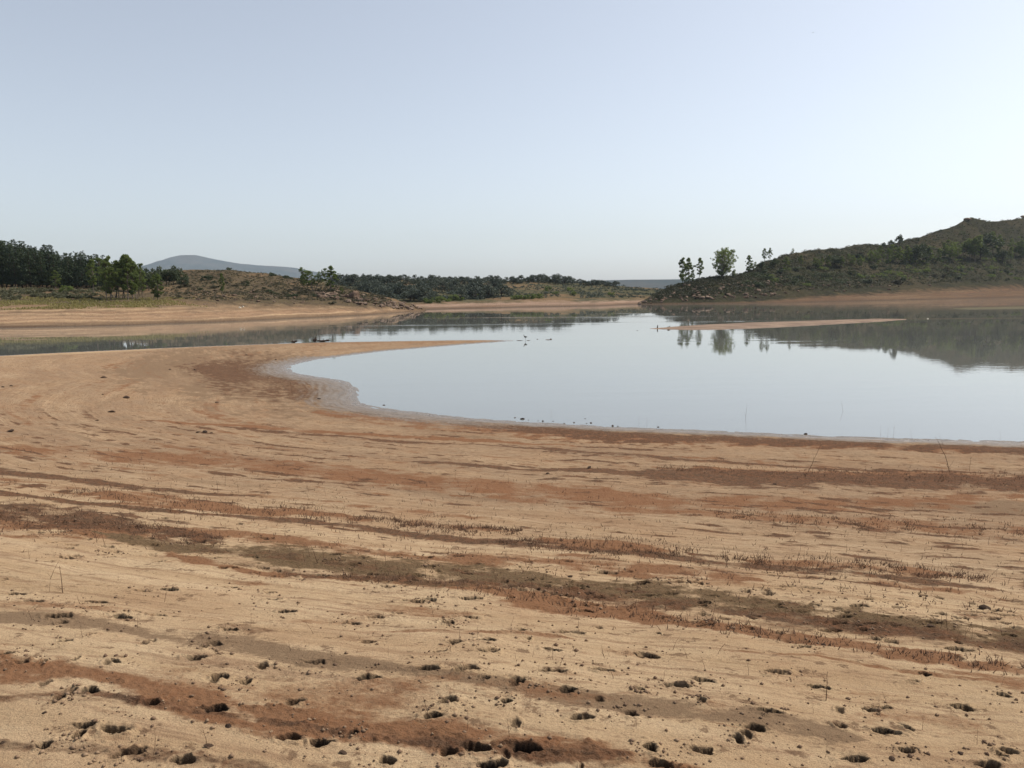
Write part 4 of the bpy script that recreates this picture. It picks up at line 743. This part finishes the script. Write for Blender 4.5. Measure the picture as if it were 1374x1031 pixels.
# uncountable stubble and crumbs
def stubble(n, seed):
    r = np.random.default_rng(seed); V = []; src = [((90, 540), 12, 8), ((520, 700), 13, 6), ((670, 930), 14, 8), ((960, 1330), 15, 6), ((0, 300), 16, 14), ((450, 1374), 20, 8), ((960, 1374), 9, 6), ((880, 1374), 3, 7), ((-20, 1390), 8, 0), ((-20, 1390), 11, 0), ((-20, 1390), 11, 0)]
    P0 = []
    for (a, b), bi, sp in src:
        q = r.uniform(a, b, n); bl = np.array(BANDS[bi][2], float); yc = np.interp(q, bl[:, 0], bl[:, 1]); t = np.interp(q, bl[:, 0], bl[:, 2]); py = yc+r.normal(0, .75, n)*t if sp else yc+r.normal(0, 26, n); k = r.uniform(0, 1, n) < .12+.88*(fbm(q/22., py/7., 3, seed) > .08); P0.append(np.stack([q[k], py[k]], 1))
    P0 = np.concatenate(P0); xy = np.concatenate([hit(c[:, 0], c[:, 1]) for c in np.array_split(P0, 6)]); z = gz(xy[:, 0], xy[:, 1]); n = len(xy)
    b = np.column_stack([xy, z-.004]); a = r.uniform(0, 6.28, n); w = .0022+.00035*xy[:, 1]; h = r.uniform(.01, .045, n)*(1+.03*xy[:, 1]); dx = np.stack([np.cos(a)*w, np.sin(a)*w, 0*a], 1); dy = np.stack([-np.sin(a)*w, np.cos(a)*w, 0*a], 1)
    tp = b+np.stack([r.normal(0, .4, n)*h, r.normal(0, .4, n)*h, h], 1); vv = np.stack([b-dx, b+dx, b+dy*1.5, tp], 1).reshape(-1, 3); i = np.arange(n)[:, None]*4; f = np.concatenate([i+np.array([0, 1, 3]), i+np.array([1, 2, 3]), i+np.array([2, 0, 3])])
    tag(ob('dry_stubble', mk('dry_stubble', vv, f, m_dead, False)), 'rust brown stubble of dead plants along the dried mud bands', 'stubble', None, 'stuff')
stubble(2000, 401)
def crumbs(n, seed):
    r = np.random.default_rng(seed); k = r.integers(0, NPR, n); d = np.abs(r.normal(0, .6, n))+.85; a = r.uniform(0, 6.28, n); q = pr[k]+np.stack([np.cos(a)*d*pw[k]*1.1, np.sin(a)*d*pw[k]*1.3], 1)
    m = n//2; q2 = np.stack([r.uniform(-20, 1400, m), 690+340*r.uniform(0, 1, m)], 1); q2 = np.concatenate([hit(c[:, 0], c[:, 1]) for c in np.array_split(q2, 6)]); q2 = q2[fbm(q2[:, 0]*1.3, q2[:, 1]*1.3, 3, 77) > .22]; q = np.concatenate([q, q2])
    z = gz(q[:, 0], q[:, 1]); n = len(q); s = r.gamma(1.3, .0026, n)+.0013; s = np.minimum(s, .012)*(1+.03*q[:, 1])
    oc = np.array([(1, 0, 0), (0, 1, 0), (-1, 0, 0), (0, -1, 0), (0, 0, .8), (0, 0, -.5)]); c = np.column_stack([q, z+s*.3]); V = c[:, None]+oc[None]*s[:, None, None]*r.uniform(.6, 1.35, (n, 6, 1)); th = r.uniform(0, 6.28, n)
    f0 = np.array([(0, 1, 4), (1, 2, 4), (2, 3, 4), (3, 0, 4), (1, 0, 5), (2, 1, 5), (3, 2, 5), (0, 3, 5)]); f = (np.arange(n)[:, None, None]*6+f0[None]).reshape(-1, 3)
    M = N('crumb_soil'); pos = M.n('ShaderNodeTexCoord').outputs['Object']; nn = M.noise(pos, 5, 3, .6); M.done(M.bsdf(M.mix(M.rng(nn, .35, .65), (.12, .075, .05), (.28, .19, .12)), .95, .1))
    tag(ob('mud_crumbs', mk('mud_crumbs', V.reshape(-1, 3), f, M.m, False)), 'loose crumbs of dry mud strewn around the hoof prints', 'crumbs', None, 'stuff')
crumbs(4200, 402)
# ------------------------------------------------------------------ haze
v = np.array([(x, y, z) for z in (-4, 460) for y in (-9200, 9200) for x in (-9200, 9200)]); f = [(0, 2, 3, 1), (4, 5, 7, 6), (0, 1, 5, 4), (2, 6, 7, 3), (0, 4, 6, 2), (1, 3, 7, 5)]
M = bpy.data.materials.new('haze'); M.use_nodes = True; t = M.node_tree; t.nodes.clear(); pv = t.nodes.new('ShaderNodeVolumePrincipled'); pv.inputs['Color'].default_value = (.74, .86, 1, 1); pv.inputs['Density'].default_value = .000055
pv.inputs['Anisotropy'].default_value = .15
om = t.nodes.new('ShaderNodeOutputMaterial'); t.links.new(pv.outputs[0], om.inputs['Volume'])
tag(ob('haze', mk('haze', v, f, M, False)), 'thin pale haze in the air over the lake and hills', 'haze', None, 'stuff')
# ------------------------------------------------------------------ light
AZ, EL = 67., 50.; SAT, GAM = .52, .92                        # sun to the right and ahead
w = bpy.data.worlds.new('World'); scene.world = w; w.use_nodes = True; nt = w.node_tree; bg = nt.nodes['Background']
sk = nt.nodes.new('ShaderNodeTexSky'); sk.sky_type = 'NISHITA'; sk.sun_disc = False; sk.sun_elevation = D2R(EL); sk.sun_rotation = D2R(AZ); sk.air_density = 1.0; sk.dust_density = 1.5; sk.ozone_density = 2.; sk.altitude = 0
hs = nt.nodes.new('ShaderNodeHueSaturation'); hs.inputs['Saturation'].default_value = SAT; gm = nt.nodes.new('ShaderNodeGamma'); gm.inputs[1].default_value = GAM
nt.links.new(sk.outputs[0], gm.inputs[0]); nt.links.new(gm.outputs[0], hs.inputs['Color']); nt.links.new(hs.outputs[0], bg.inputs[0]); bg.inputs[1].default_value = .15
sl = bpy.data.lights.new('sun', 'SUN'); sl.energy = 3.9; sl.angle = D2R(.8); sl.color = (1, .93, .82); so = bpy.data.objects.new('sun', sl); col.objects.link(so)
dirv = Vector((math.sin(D2R(AZ))*math.cos(D2R(EL)), math.cos(D2R(AZ))*math.cos(D2R(EL)), math.sin(D2R(EL)))); so.rotation_euler = dirv.to_track_quat('Z', 'Y').to_euler()
so.location = (30, 10, 40)
vs = scene.view_settings; vs.view_transform = 'Standard'; vs.look = 'None'; vs.exposure = .25; vs.gamma = 1; vs.use_curve_mapping = False
cy = scene.cycles; cy.use_denoising = True; cy.volume_step_rate = 1; cy.volume_bounces = 1; cy.max_bounces = 6; cy.transparent_max_bounces = 8
